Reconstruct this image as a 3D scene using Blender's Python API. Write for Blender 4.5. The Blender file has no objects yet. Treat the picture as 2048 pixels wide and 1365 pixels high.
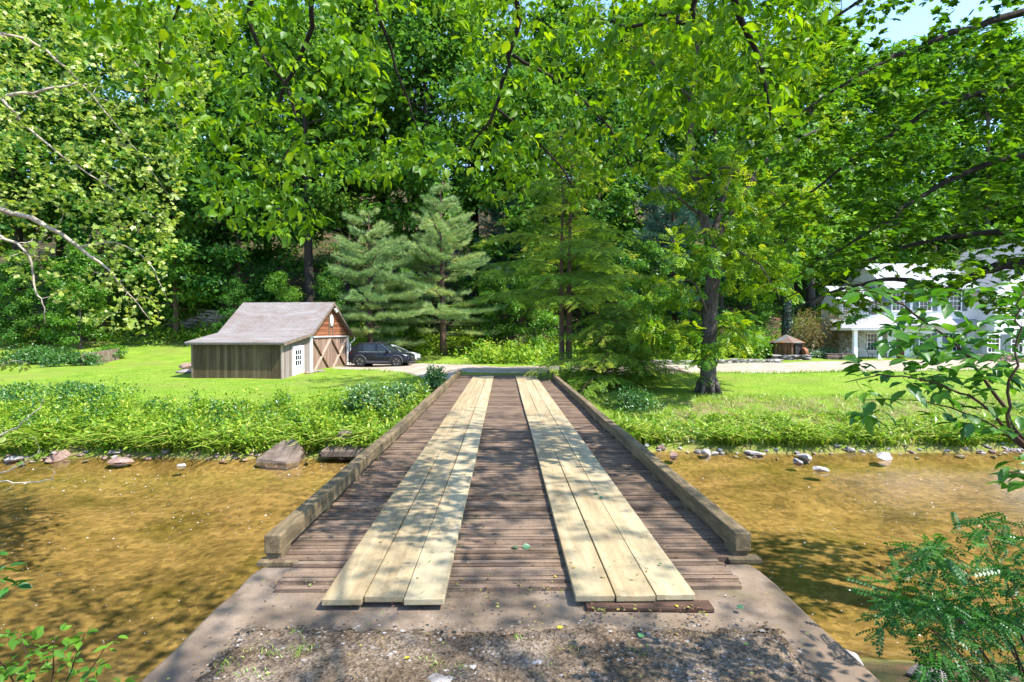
import bpy, bmesh, math, random
import numpy as np
from mathutils import Vector, Matrix

random.seed(7)
RS = np.random.RandomState(11)
SC = bpy.context.scene
COL = SC.collection
R = math.radians

# ------------------------------------------------------------------ camera
F = 1100.0                       # focal length in pixels of the 2048 px wide photograph
CAMZ = 2.1                       # eye height above the bridge deck (deck = z 0)
cd = bpy.data.cameras.new('camera')
cam = bpy.data.objects.new('camera', cd)
COL.objects.link(cam)
cam.location = (0, 0, CAMZ)
cam.rotation_euler = (R(90 - 0.96), 0, R(-0.885))
cd.sensor_width = 36
cd.lens = F / 2048 * 36
cd.clip_start = 0.05
cd.clip_end = 2000
SC.camera = cam
CM = cam.rotation_euler.to_matrix()


def P(px, py, d):
    """world point at depth y=d seen at photo pixel (px, py)"""
    v = CM @ Vector(((px - 1024) / F, (682.5 - py) / F, -1))
    v = v * (d / v.y)
    return Vector((v.x, v.y, v.z + CAMZ))


def X(px, d):
    return P(px, 664, d).x


# ------------------------------------------------------------------ world, sun
SUN = Vector((0.52, -0.24, 0.82)).normalized()
w = bpy.data.worlds.new('World')
SC.world = w
w.use_nodes = True
wn = w.node_tree
bg = wn.nodes['Background']
sky = wn.nodes.new('ShaderNodeTexSky')
sky.sky_type = 'NISHITA'
sky.sun_disc = False
sky.sun_elevation = math.asin(SUN.z)
sky.sun_rotation = math.atan2(SUN.x, SUN.y)
sky.air_density = 1.0
sky.dust_density = 0.4
sky.ozone_density = 4.0
wn.links.new(sky.outputs[0], bg.inputs[0])
bg.inputs[1].default_value = 0.15
sl = bpy.data.lights.new('sun', 'SUN')
sl.energy = 3.6
sl.angle = R(0.7)
sl.color = (1.0, 0.94, 0.84)
so = bpy.data.objects.new('sun', sl)
COL.objects.link(so)
so.rotation_euler = SUN.to_track_quat('Z', 'Y').to_euler()
SC.view_settings.view_transform = 'Standard'
SC.view_settings.look = 'None'
SC.view_settings.exposure = 1.8
SC.view_settings.gamma = 1
SC.render.engine = 'CYCLES'
SC.cycles.max_bounces = 8
SC.cycles.diffuse_bounces = 4
SC.cycles.transmission_bounces = 4
SC.cycles.transparent_max_bounces = 8
SC.cycles.sample_clamp_indirect = 6
SC.cycles.caustics_reflective = False
SC.cycles.caustics_refractive = False


# ------------------------------------------------------------------ materials
def newmat(name):
    m = bpy.data.materials.new(name)
    m.use_nodes = True
    nt = m.node_tree
    nt.nodes.clear()
    out = nt.nodes.new('ShaderNodeOutputMaterial')
    return m, nt, out


def N(nt, kind, **kw):
    n = nt.nodes.new('ShaderNode' + kind)
    for k, v in kw.items():
        if k in n.inputs.keys() if isinstance(k, str) else False:
            n.inputs[k].default_value = v
        else:
            setattr(n, k, v)
    return n


def coords(nt, stretch=(1, 1, 1), kind='Object'):
    tc = nt.nodes.new('ShaderNodeTexCoord')
    mp = nt.nodes.new('ShaderNodeMapping')
    mp.inputs['Scale'].default_value = stretch
    nt.links.new(tc.outputs[kind], mp.inputs['Vector'])
    return mp.outputs[0]


def wcoords(nt, stretch=(1, 1, 1)):
    g = nt.nodes.new('ShaderNodeNewGeometry')
    mp = nt.nodes.new('ShaderNodeMapping')
    mp.inputs['Scale'].default_value = stretch
    nt.links.new(g.outputs['Position'], mp.inputs['Vector'])
    return mp.outputs[0]


def noise(nt, vec, scale, detail=5, rough=0.6, dist=0.0):
    n = nt.nodes.new('ShaderNodeTexNoise')
    n.inputs['Scale'].default_value = scale
    n.inputs['Detail'].default_value = detail
    n.inputs['Roughness'].default_value = rough
    n.inputs['Distortion'].default_value = dist
    if vec is not None:
        nt.links.new(vec, n.inputs['Vector'])
    return n.outputs[0]


def ramp(nt, fac, stops):
    n = nt.nodes.new('ShaderNodeValToRGB')
    e = n.color_ramp.elements
    while len(e) < len(stops):
        e.new(0.5)
    for el, (p, c) in zip(e, stops):
        el.position = p
        el.color = (c[0], c[1], c[2], 1) if not isinstance(c, (int, float)) else (c, c, c, 1)
    nt.links.new(fac, n.inputs[0])
    return n.outputs[0]


def mixc(nt, fac, a, b, blend='MIX'):
    n = nt.nodes.new('ShaderNodeMix')
    n.data_type = 'RGBA'
    n.blend_type = blend
    for sock, v in ((n.inputs[0], fac), (n.inputs[6], a), (n.inputs[7], b)):
        if hasattr(v, 'links') or hasattr(v, 'is_linked'):
            nt.links.new(v, sock)
        elif isinstance(v, (int, float)):
            sock.default_value = v
        else:
            sock.default_value = (v[0], v[1], v[2], 1)
    return n.outputs[2]


def math_(nt, op, a, b=None):
    n = nt.nodes.new('ShaderNodeMath')
    n.operation = op
    for i, v in enumerate((a, b)):
        if v is None:
            continue
        if isinstance(v, (int, float)):
            n.inputs[i].default_value = v
        else:
            nt.links.new(v, n.inputs[i])
    return n.outputs[0]


def attr(nt, name):
    n = nt.nodes.new('ShaderNodeAttribute')
    n.attribute_name = name
    return n.outputs['Fac']


def bumpn(nt, h, strength=0.3, dist=0.02):
    n = nt.nodes.new('ShaderNodeBump')
    n.inputs['Strength'].default_value = strength
    n.inputs['Distance'].default_value = dist
    nt.links.new(h, n.inputs['Height'])
    return n.outputs[0]


def princ(nt, out, col, rough=0.8, normal=None, spec=0.3, metallic=0.0, coat=0.0):
    p = nt.nodes.new('ShaderNodeBsdfPrincipled')
    if isinstance(col, tuple):
        p.inputs['Base Color'].default_value = (*col[:3], 1)
    else:
        nt.links.new(col, p.inputs['Base Color'])
    if isinstance(rough, (int, float)):
        p.inputs['Roughness'].default_value = rough
    else:
        nt.links.new(rough, p.inputs['Roughness'])
    p.inputs['Specular IOR Level'].default_value = spec
    p.inputs['Metallic'].default_value = metallic
    p.inputs['Coat Weight'].default_value = coat
    if normal is not None:
        nt.links.new(normal, p.inputs['Normal'])
    nt.links.new(p.outputs[0], out.inputs[0])
    return p


def surf(name, stops, scale=4, stretch=(1, 1, 1), rough=0.8, bump=0.3, bscale=None, bdist=0.01,
         detail=6, spec=0.25, metallic=0, kind='Object', fine=None, coat=0):
    m, nt, out = newmat(name)
    v = coords(nt, stretch, kind)
    c = ramp(nt, noise(nt, v, scale, detail, 0.65), stops)
    if fine:
        f = ramp(nt, noise(nt, v, fine[0], 4, 0.7), [(0.3, fine[1]), (0.7, 1.0)])
        c = mixc(nt, 1.0, c, f, 'MULTIPLY')
    nrm = bumpn(nt, noise(nt, v, bscale or scale * 4, 6, 0.7), bump, bdist) if bump else None
    princ(nt, out, c, rough, nrm, spec, metallic, coat)
    return m


def leafmat(name, cols, trans=0.45, gloss=0.05, tint=(1.15, 1.1, 0.5), hue=0.0, grough=0.4):
    """thin leaf: diffuse + translucent + a little gloss; each leaf its own tone (attribute rnd)"""
    m, nt, out = newmat(name)
    a = attr(nt, 'rnd')
    if hue:
        oi = nt.nodes.new('ShaderNodeObjectInfo')
        a = math_(nt, 'ADD', a, math_(nt, 'MULTIPLY', math_(nt, 'SUBTRACT', oi.outputs['Random'], 0.5), hue))
    n = len(cols)
    c = ramp(nt, a, [(i / (n - 1), cols[i]) for i in range(n)])
    d = nt.nodes.new('ShaderNodeBsdfDiffuse')
    nt.links.new(c, d.inputs[0])
    t = nt.nodes.new('ShaderNodeBsdfTranslucent')
    nt.links.new(mixc(nt, 1.0, c, tint, 'MULTIPLY'), t.inputs[0])
    mx = nt.nodes.new('ShaderNodeMixShader')
    mx.inputs[0].default_value = trans
    nt.links.new(d.outputs[0], mx.inputs[1])
    nt.links.new(t.outputs[0], mx.inputs[2])
    g = nt.nodes.new('ShaderNodeBsdfGlossy')
    g.inputs['Roughness'].default_value = grough
    g.inputs[0].default_value = (0.9, 0.95, 1, 1)
    mx2 = nt.nodes.new('ShaderNodeMixShader')
    mx2.inputs[0].default_value = gloss
    nt.links.new(mx.outputs[0], mx2.inputs[1])
    nt.links.new(g.outputs[0], mx2.inputs[2])
    nt.links.new(mx2.outputs[0], out.inputs[0])
    return m


def boardmat(name, dark, mid, light, axis='Z', width=0.15, streak=1.0, rough=0.85, gap=0.35):
    """weathered boards: axis = the way the grain runs; board-to-board tone, streaks, dark seams"""
    m, nt, out = newmat(name)
    tc = nt.nodes.new('ShaderNodeTexCoord')
    sx = nt.nodes.new('ShaderNodeSeparateXYZ')
    nt.links.new(tc.outputs['Object'], sx.inputs[0])
    across = sx.outputs[0] if axis in 'Z' else (sx.outputs[2] if axis in 'XY' else sx.outputs[0])
    if axis == 'z':       # vertical boards on a wall running along local y
        across = sx.outputs[1]
    idx = math_(nt, 'FLOOR', math_(nt, 'DIVIDE', across, width))
    wnz = nt.nodes.new('ShaderNodeTexWhiteNoise')
    wnz.noise_dimensions = '1D'
    nt.links.new(idx, wnz.inputs['W'])
    st = {'Z': (6, 6, 0.5), 'z': (6, 6, 0.5), 'X': (0.5, 6, 6), 'Y': (6, 0.5, 6)}[axis]
    mp = nt.nodes.new('ShaderNodeMapping')
    mp.inputs['Scale'].default_value = st
    nt.links.new(tc.outputs['Object'], mp.inputs['Vector'])
    n1 = noise(nt, mp.outputs[0], 1.4 * streak, 6, 0.7)
    n2 = noise(nt, mp.outputs[0], 9, 4, 0.7)
    f = math_(nt, 'ADD', math_(nt, 'MULTIPLY', n1, 0.75), math_(nt, 'MULTIPLY', wnz.outputs[0], 0.3))
    c = ramp(nt, f, [(0.25, dark), (0.55, mid), (0.85, light)])
    c = mixc(nt, 1.0, c, ramp(nt, n2, [(0.3, 0.7), (0.65, 1.0)]), 'MULTIPLY')
    fr = math_(nt, 'FRACT', math_(nt, 'DIVIDE', across, width))
    seam = math_(nt, 'LESS_THAN', fr, 0.07)
    c = mixc(nt, seam, c, mixc(nt, 1.0, c, (gap, gap, gap), 'MULTIPLY'))
    h = math_(nt, 'SUBTRACT', n2, math_(nt, 'MULTIPLY', seam, 1.5))
    princ(nt, out, c, rough, bumpn(nt, h, 0.5, 0.01), 0.2)
    return m


M = {}
# foliage (real leaf albedos)
M['canopy'] = leafmat('canopy_leaf', [(0.035, 0.11, 0.004), (0.075, 0.20, 0.006), (0.135, 0.28, 0.009), (0.25, 0.38, 0.014)], 0.6, 0.012, (1.35, 1.15, .35))
M['maple'] = leafmat('maple_leaf', [(0.022, 0.085, 0.010), (0.045, 0.14, 0.012), (0.095, 0.22, 0.010), (0.19, 0.32, 0.016)], 0.58, 0.015, (1.3, 1.15, .35))
M['sycamore'] = leafmat('sycamore_leaf', [(0.11, 0.22, 0.018), (0.21, 0.33, 0.032), (0.33, 0.42, 0.07), (0.50, 0.54, 0.20)], 0.5, 0.025)
M['forest'] = leafmat('forest_leaf', [(0.032, 0.115, 0.022), (0.062, 0.18, 0.027), (0.11, 0.245, 0.03), (0.19, 0.33, 0.04)], 0.5, 0.01, (1.2, 1.1, 0.6), 0.5)
M['lightleaf'] = leafmat('bright_leaf', [(0.05, 0.15, 0.012), (0.085, 0.22, 0.018), (0.14, 0.30, 0.025), (0.24, 0.40, 0.05)], 0.5, 0.02, (1.1, 1.1, 0.6), 0.3)
M['walnut'] = leafmat('walnut_leaf', [(0.04, 0.13, 0.01), (0.08, 0.21, 0.014), (0.20, 0.33, 0.016), (0.36, 0.44, 0.04)], 0.5, 0.012, (1.3, 1.1, .35))
M['pine'] = leafmat('pine_needle', [(0.12, 0.23, 0.085), (0.21, 0.34, 0.12), (0.33, 0.44, 0.17), (0.55, 0.56, 0.18)], 0.4, 0.02, (1, 1, 0.8), 0.1)
M['bluepine'] = leafmat('blue_pine_needle', [(0.02, 0.075, 0.05), (0.04, 0.115, 0.075), (0.07, 0.16, 0.10)], 0.2, 0.05, (1, 1, 0.9))
M['hemlock'] = leafmat('hemlock_needle', [(0.07, 0.17, 0.028), (0.13, 0.26, 0.038), (0.23, 0.36, 0.05), (0.50, 0.55, 0.09)], 0.48, 0.015)
M['weed'] = leafmat('weed_leaf', [(0.06, 0.16, 0.012), (0.13, 0.27, 0.018), (0.24, 0.38, 0.03), (0.42, 0.48, 0.07)], 0.45, 0.015)
M['dkweed'] = leafmat('dark_weed_leaf', [(0.02, 0.085, 0.015), (0.045, 0.14, 0.02), (0.08, 0.20, 0.03)], 0.35, 0.04)
M['shrubleaf'] = leafmat('shrub_leaf', [(0.03, 0.10, 0.022), (0.06, 0.16, 0.03), (0.10, 0.22, 0.045), (0.2, 0.32, 0.10)], 0.35, 0.06)
M['nearleaf'] = leafmat('near_shrub_leaf', [(0.022, 0.10, 0.012), (0.045, 0.16, 0.014), (0.075, 0.22, 0.016), (0.13, 0.29, 0.03)], 0.5, 0.035)
M['locust'] = leafmat('locust_leaf', [(0.016, 0.085, 0.018), (0.035, 0.14, 0.022), (0.065, 0.20, 0.026)], 0.4, 0.02)
M['grass'] = leafmat('grass_blade', [(0.09, 0.20, 0.012), (0.15, 0.29, 0.02), (0.24, 0.38, 0.035), (0.42, 0.44, 0.10)], 0.35, 0.04)
M['lawnblade'] = leafmat('lawn_blade', [(0.10, 0.24, 0.012), (0.14, 0.30, 0.018), (0.20, 0.36, 0.03)], 0.3, 0.02)
M['redleaf'] = leafmat('threadleaf', [(0.10, 0.10, 0.03), (0.17, 0.17, 0.05), (0.24, 0.20, 0.07), (0.22, 0.11, 0.05)], 0.35, 0.03)
M['ivy'] = leafmat('ivy_leaf', [(0.012, 0.05, 0.012), (0.03, 0.09, 0.02)], 0.2, 0.06)
M['ivory'] = leafmat('groundcover_leaf', [(0.05, 0.12, 0.06), (0.10, 0.19, 0.09), (0.16, 0.26, 0.13)], 0.3, 0.05)
# bark
M['bark'] = surf('grey_bark', [(0.3, (0.035, 0.028, 0.024)), (0.6, (0.105, 0.088, 0.076)), (0.8, (0.19, 0.165, 0.15))], 5, (3, 3, 0.5), 0.95, 1.0, 6, 0.06)
M['darkbark'] = surf('dark_bark', [(0.3, (0.012, 0.010, 0.008)), (0.7, (0.045, 0.036, 0.028))], 6, (3, 3, 0.6), 0.95, 0.8, 8, 0.03)
M['palebark'] = surf('pale_bark', [(0.3, (0.16, 0.12, 0.09)), (0.5, (0.34, 0.29, 0.23)), (0.75, (0.52, 0.47, 0.40))], 3, (1, 1, 1), 0.9, 0.4, 12, 0.02)
M['redbark'] = surf('brown_bark', [(0.3, (0.05, 0.032, 0.022)), (0.7, (0.14, 0.09, 0.06))], 6, (3, 3, 0.6), 0.95, 0.8, 8, 0.03)
M['twig'] = surf('twig_bark', [(0.3, (0.03, 0.018, 0.012)), (0.7, (0.09, 0.05, 0.03))], 10, (1, 1, 1), 0.9, 0)


# ------------------------------------------------------------------ object helpers
def tag(o, label=None, cat=None, group=None, kind=None):
    if label:
        o['label'] = label
    if cat:
        o['category'] = cat
    if group:
        o['group'] = group
    if kind:
        o['kind'] = kind
    return o


def empty(name, loc=(0, 0, 0), rz=0.0, label=None, cat=None, group=None):
    o = bpy.data.objects.new(name, None)
    o.empty_display_size = 0.3
    COL.objects.link(o)
    o.location = loc
    o.rotation_euler = (0, 0, rz)
    return tag(o, label, cat, group)


def link(name, me, m, parent=None, smooth=False):
    o = bpy.data.objects.new(name, me)
    COL.objects.link(o)
    if m is not None:
        if isinstance(m, str):
            m = M[m]
        me.materials.clear()
        me.materials.append(m)
    if parent is not None:
        o.parent = parent
    if smooth:
        me.polygons.foreach_set('use_smooth', [True] * len(me.polygons))
    return o


def dup(root, loc, rz=0.0, scale=1.0, label=None, cat=None, group=None, sz=None):
    r = root.copy()
    COL.objects.link(r)
    r.location = loc
    r.rotation_euler = (0, 0, rz)
    r.scale = (scale, scale, sz or scale)
    for k in ('label', 'category', 'group'):
        if k in r:
            del r[k]
    tag(r, label, cat, group)
    for ch in list(root.children):
        c = ch.copy()
        COL.objects.link(c)
        c.parent = r
        for g in list(ch.children):
            d = g.copy()
            COL.objects.link(d)
            d.parent = c
    return r


class MB:
    """collects boxes, prisms and tubes and links them as ONE mesh"""

    def __init__(s):
        s.v, s.f = [], []

    def add(s, vs, fs):
        o = len(s.v)
        s.v.extend([tuple(p) for p in vs])
        s.f.extend([tuple(i + o for i in f) for f in fs])
        return s

    def box(s, x0, x1, y0, y1, z0, z1):
        return s.add([(x0, y0, z0), (x1, y0, z0), (x1, y1, z0), (x0, y1, z0), (x0, y0, z1), (x1, y0, z1), (x1, y1, z1), (x0, y1, z1)],
                     [(0, 3, 2, 1), (4, 5, 6, 7), (0, 1, 5, 4), (1, 2, 6, 5), (2, 3, 7, 6), (3, 0, 4, 7)])

    def bar(s, a, b, wdt, hgt, up=(0, 0, 1)):
        a, b, up = Vector(a), Vector(b), Vector(up)
        d = (b - a).normalized()
        sd = d.cross(up).normalized() * wdt / 2
        u = sd.cross(d).normalized() * hgt / 2
        vs = [a - sd - u, a + sd - u, a + sd + u, a - sd + u, b - sd - u, b + sd - u, b + sd + u, b - sd + u]
        return s.add(vs, [(0, 1, 2, 3), (7, 6, 5, 4), (0, 4, 5, 1), (1, 5, 6, 2), (2, 6, 7, 3), (3, 7, 4, 0)])

    def prism(s, pts, ext):
        """closed polygon pts (3-D) swept by the vector ext"""
        n = len(pts)
        e = Vector(ext)
        vs = [Vector(p) for p in pts] + [Vector(p) + e for p in pts]
        fs = [tuple(range(n))[::-1], tuple(range(n, 2 * n))]
        fs += [(i, (i + 1) % n, n + (i + 1) % n, n + i) for i in range(n)]
        return s.add(vs, fs)

    def tube(s, pts, rad, sides=6, cap=True):
        pts = [Vector(p) for p in pts]
        n = len(pts)
        if isinstance(rad, (int, float)):
            rad = [rad] * n
        ref = Vector((0.31, 0.83, 0.46)).normalized()
        rings = []
        vs = []
        for i, p in enumerate(pts):
            t = (pts[min(i + 1, n - 1)] - pts[max(i - 1, 0)])
            t = t.normalized() if t.length > 1e-9 else Vector((0, 0, 1))
            if abs(t.dot(ref)) > 0.96:
                ref = Vector((0.9, -0.3, 0.2)).normalized()
            a = t.cross(ref).normalized()
            b = t.cross(a)
            for k in range(sides):
                an = 2 * math.pi * k / sides
                vs.append(p + (a * math.cos(an) + b * math.sin(an)) * rad[i])
        fs = []
        for i in range(n - 1):
            for k in range(sides):
                k2 = (k + 1) % sides
                fs.append((i * sides + k, i * sides + k2, (i + 1) * sides + k2, (i + 1) * sides + k))
        if cap:
            fs.append(tuple(range(sides))[::-1])
            fs.append(tuple((n - 1) * sides + k for k in range(sides)))
        return s.add(vs, fs)

    def lathe(s, prof, seg=24, c=(0, 0, 0), axis='Z'):
        """prof: list of (radius, height)"""
        vs = []
        for r, h in prof:
            for k in range(seg):
                an = 2 * math.pi * k / seg
                if axis == 'Z':
                    vs.append((c[0] + r * math.cos(an), c[1] + r * math.sin(an), c[2] + h))
                else:
                    vs.append((c[0] + r * math.cos(an), c[1] + h, c[2] + r * math.sin(an)))
        fs = []
        for i in range(len(prof) - 1):
            for k in range(seg):
                k2 = (k + 1) % seg
                fs.append((i * seg + k, i * seg + k2, (i + 1) * seg + k2, (i + 1) * seg + k))
        fs.append(tuple(range(seg))[::-1])
        fs.append(tuple((len(prof) - 1) * seg + k for k in range(seg)))
        return s.add(vs, fs)

    def mesh(s, name):
        me = bpy.data.meshes.new(name)
        me.from_pydata(s.v, [], s.f)
        bm = bmesh.new()
        bm.from_mesh(me)
        bmesh.ops.recalc_face_normals(bm, faces=bm.faces)
        bm.to_mesh(me)
        bm.free()
        return me

    def build(s, name, m, parent=None, smooth=False, bevel=0):
        o = link(name, s.mesh(name), m, parent, smooth)
        if bevel:
            b = o.modifiers.new('bevel', 'BEVEL')
            b.width = bevel
            b.segments = 2
            b.limit_method = 'ANGLE'
        return o


# ---- leaves -------------------------------------------------------------
def T_leaf(wd=0.3, fold=0.07, droop=0.08):
    return (np.array([(0, 0, 0), (-wd, .42, fold), (wd, .42, fold), (0, 1, -droop)], float), [(0, 1, 3), (0, 3, 2)])


def T_ovate(wd=0.24):
    v = [(0, 0, 0), (0, .5, 0.0), (0, 1, -.14), (-wd * .8, .22, .06), (-wd, .52, .06), (-wd * .45, .82, -.03),
         (wd * .8, .22, .06), (wd, .52, .06), (wd * .45, .82, -.03)]
    return np.array(v, float), [(0, 1, 4, 3), (1, 2, 5, 4), (0, 6, 7, 1), (1, 7, 8, 2)]


def T_maple():
    o = [(0, 0, 0), (.16, .07, .02), (.40, .02, .0), (.33, .26, .04), (.56, .50, -.03), (.30, .52, .05), (.24, .72, .0), (0, 1, -.08)]
    pts = o + [(-a, b, c) for a, b, c in o[-2:0:-1]]
    v = [(0, .38, 0.0)] + pts
    n = len(pts)
    return np.array(v, float), [(0, 1 + i, 1 + (i + 1) % n) for i in range(n)]


def T_tuft(n=8, wd=0.03, spread=0.5):
    rr = random.Random(3)
    v, f = [], []
    for i in range(n):
        an = 2 * math.pi * i / n + rr.uniform(-.3, .3)
        s = spread * rr.uniform(.5, 1)
        x, z = math.cos(an) * s, math.sin(an) * s * .8 + .12
        b = len(v)
        v += [(-wd * math.sin(an), 0.05, wd * math.cos(an)), (wd * math.sin(an), .05, -wd * math.cos(an)), (x, rr.uniform(.75, 1), z)]
        f.append((b, b + 1, b + 2))
    return np.array(v, float), f


def T_spray(pairs=5, ln=0.34, wd=0.085, droop=0.15):
    v, f = [], []
    for i in range(pairs):
        t = (i + 0.7) / (pairs + .4)
        z = -droop * t * t
        L = ln * (1.1 - 0.55 * abs(t - .45))
        for sgn in (-1, 1):
            b = len(v)
            dx, dy = sgn * L * .85, L * .5
            nx, ny = -dy / L * wd, dx / L * wd * 1
            v += [(0, t, z), (dx * .5 + nx, t + dy * .5 + ny, z + .02), (dx, t + dy, z - .05), (dx * .5 - nx, t + dy * .5 - ny, z + .02)]
            f.append((b, b + 1, b + 2, b + 3))
    b = len(v)
    v += [(0, .82, -droop * .7), (-wd, .95, -droop * .9), (0, 1.12, -droop * 1.2), (wd, .95, -droop * .9)]
    f.append((b, b + 1, b + 2, b + 3))
    return np.array(v, float), f


def T_blade(bend=0.5, wd=0.035):
    v = []
    for t, wv in ((0, 1), (.4, .95), (.75, .6)):
        y = bend * t * t
        z = t * (1 - .35 * bend * t)
        v += [(-wd * wv, y, z), (wd * wv, y, z)]
    v.append((0, bend * 1.05, (1 - .45 * bend)))
    return np.array(v, float), [(0, 1, 3, 2), (2, 3, 5, 4), (4, 5, 6)]


def mesh_np(name, V, faces_idx, nper, rnd=None):
    """V (n,3); faces_idx list of (F_k, k) int arrays"""
    me = bpy.data.meshes.new(name)
    me.vertices.add(len(V))
    me.vertices.foreach_set('co', V.astype(np.float32).ravel())
    loops = np.concatenate([f.ravel() for f in faces_idx])
    tot = np.concatenate([np.full(len(f), f.shape[1]) for f in faces_idx])
    start = np.concatenate([[0], np.cumsum(tot)[:-1]])
    me.loops.add(len(loops))
    me.loops.foreach_set('vertex_index', loops.astype(np.int32))
    me.polygons.add(len(tot))
    me.polygons.foreach_set('loop_start', start.astype(np.int32))
    me.update(calc_edges=True)
    if rnd is not None:
        a = me.attributes.new('rnd', 'FLOAT', 'FACE')
        a.data.foreach_set('value', rnd.astype(np.float32))
    return me


def nrm(a):
    return a / np.maximum(np.linalg.norm(a, axis=-1, keepdims=True), 1e-9)


def leaves(pos, dirv, up, size, tmpl, rs=None, rnd=None, wvar=0.25):
    """mesh of one leaf template at every position"""
    rs = rs or RS
    tv, tf = tmpl
    n = len(pos)
    y = nrm(dirv)
    x = nrm(np.cross(y, up))
    z = np.cross(x, y)
    size = np.broadcast_to(np.asarray(size, float), (n,))
    wv = 1 + wvar * (rs.rand(n) - .5) * 2
    V = (pos[:, None, :] + size[:, None, None] * (tv[None, :, 0, None] * x[:, None, :] * wv[:, None, None]
                                                  + tv[None, :, 1, None] * y[:, None, :] + tv[None, :, 2, None] * z[:, None, :]))
    k = len(tv)
    off = np.arange(n) * k
    if rnd is None:
        rnd = rs.rand(n)
    groups, rl = [], []
    for L in sorted(set(len(f) for f in tf)):
        ff = np.array([f for f in tf if len(f) == L])
        groups.append((off[:, None, None] + ff[None]).reshape(-1, L))
        rl.append(np.repeat(rnd, len(ff)))
    return mesh_np('leaves', V.reshape(-1, 3), groups, None, np.concatenate(rl))


def randdir(n, rs=None):
    rs = rs or RS
    return nrm(rs.normal(size=(n, 3)))


SUNV = np.array(SUN)


# ------------------------------------------------------------------ terrain
WATER = -1.9


def wob(x, a=1.0, ph=0.0):
    return a * (0.5 * np.sin(x * 0.41 + ph) + 0.3 * np.sin(x * 1.03 + 1.7 + ph) + 0.2 * np.sin(x * 2.3 + .4 + ph))


def smooth(a, b, t):
    s = np.clip((t - a) / (b - a), 0, 1)
    return s * s * (3 - 2 * s)


def ground_z(x, y):
    x = np.asarray(x, float)
    y = np.asarray(y, float)
    ys = y - wob(x, 0.35) * smooth(30, 20, y) * smooth(9, 13, y)
    L = np.interp(ys, [-40, 0, 2.5, 4.2, 5.2, 7, 10, 14, 16.6, 17.3, 18.2, 19.6, 21.6, 26, 31, 36, 42, 46, 52, 58, 120, 200],
                  [-.3, -.35, -.7, -1.55, -2.05, -2.3, -2.42, -2.4, -2.15, -1.93, -1.5, -1.1, -.78, -.66, -.6, -.38, -.3, .15, .95, 3.5, 36, 50])
    Rr = np.interp(ys, [-40, 0, 3.0, 5.2, 6.6, 7.6, 10, 14, 17.2, 18.0, 18.7, 20.0, 22.4, 26, 29, 36, 44, 50, 56, 120, 200],
                   [-.3, -.4, -.8, -1.5, -1.9, -2.15, -2.4, -2.4, -2.1, -1.9, -1.62, -1.2, -.6, -.32, -.10, -.02, .05, .8, 3.5, 36, 50])
    t = smooth(-5, 4, x)
    z = L * (1 - t) + Rr * t
    # causeway up to the bridge end
    c = smooth(3.2, 2.2, np.abs(x)) * smooth(23.5, 25.5, y) * smooth(40, 33, y)
    z = z * (1 - c) + (-0.045) * c
    # driveway level in front of the barn doors
    d = smooth(11.5, 8.5, np.abs(x + 6.5)) * smooth(32, 34.5, y) * smooth(46, 41, y)
    z = z * (1 - d) + (-0.36 + 0.26 * smooth(-9, 0, x)) * d
    # behind the right side the hill is lower and starts later
    z = z - smooth(18, 40, x) * smooth(48, 120, y) * 9
    z = z + 0.035 * np.sin(x * .9 + y * .35) * np.sin(y * .8 - x * .2) * smooth(17, 22, y)
    z = z + 0.9 * np.sin(x * .21 + 1) * np.sin(y * .17) * smooth(52, 64, y)
    bed = smooth(5, 7, y) * smooth(18, 15, y)
    z = z + bed * (0.07 * np.sin(x * 1.1 + y * .6) + 0.05 * np.sin(x * .5 - y * 1.4))
    return z


def GZ(x, y):
    return float(ground_z(np.array([x]), np.array([y]))[0])


def road_edges(x):
    """near and far edge (y) of the gravel road at x"""
    x = np.asarray(x, float)
    near = np.interp(x, [-11.5, -9, -6, -3, 0, 6, 12, 20, 30, 60], [37.0, 35.4, 33.4, 29.8, 28.3, 28.6, 29.0, 29.8, 31, 35]) + wob(x, .16, 2)
    far = np.interp(x, [-11.5, -9, -6, -3, 0, 6, 12, 20, 24, 30, 60], [43.4, 43, 41.5, 37.5, 34.6, 34.6, 35.4, 37.5, 39.0, 40, 42]) + wob(x, .22, 5)
    return near, far


xs = np.concatenate([np.linspace(-160, -32, 44), np.linspace(-31.5, 31.5, 253), np.linspace(32, 160, 44)])
ysg = np.concatenate([np.linspace(-40, -1, 20), np.linspace(-.75, 24, 150), np.linspace(24.25, 60, 130), np.linspace(61, 200, 60)])
gx, gy = np.meshgrid(xs, ysg)
gz = ground_z(gx, gy)
# the ground drops below the sheet of the abutment
ab = smooth(2.6, 2.2, np.abs(gx - .03)) * smooth(5.4, 4.9, gy) * smooth(-3.2, -2.6, gy)
gz = np.where(ab > .01, np.minimum(gz, gz - 0.35 * ab), gz)
V = np.stack([gx, gy, gz], -1).reshape(-1, 3)
nx, ny = len(xs), len(ysg)
ii = (np.arange(ny - 1)[:, None] * nx + np.arange(nx - 1)[None]).ravel()
me = mesh_np('ground', V, [np.stack([ii, ii + 1, ii + nx + 1, ii + nx], -1)], None)
bed = smooth(-1.78, -1.95, gz)
hillm = smooth(45.5, 48.5, gy + wob(gx, 1.2)) * np.where(gx < -14, smooth(51, 54, gy + wob(gx, 1)), 1.0)
bare = np.clip((smooth(17.9, 18.8, gy) * smooth(23.2, 21.5, gy) * smooth(4, 7, gx)) * 0.75
               + smooth(16.5, 17.2, gy) * smooth(18.6, 17.6, gy), 0, 1) * (1 - bed)
near = smooth(8.6, 7.6, gy)
hillm = np.maximum(hillm, near * (1 - bed))
soil = np.clip(hillm + bare + near * (1 - bed), 0, 1)
for nme, arr in (('bed', bed), ('soil', soil), ('hill', hillm)):
    a = me.attributes.new(nme, 'FLOAT', 'POINT')
    a.data.foreach_set('value', arr.ravel().astype(np.float32))
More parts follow.
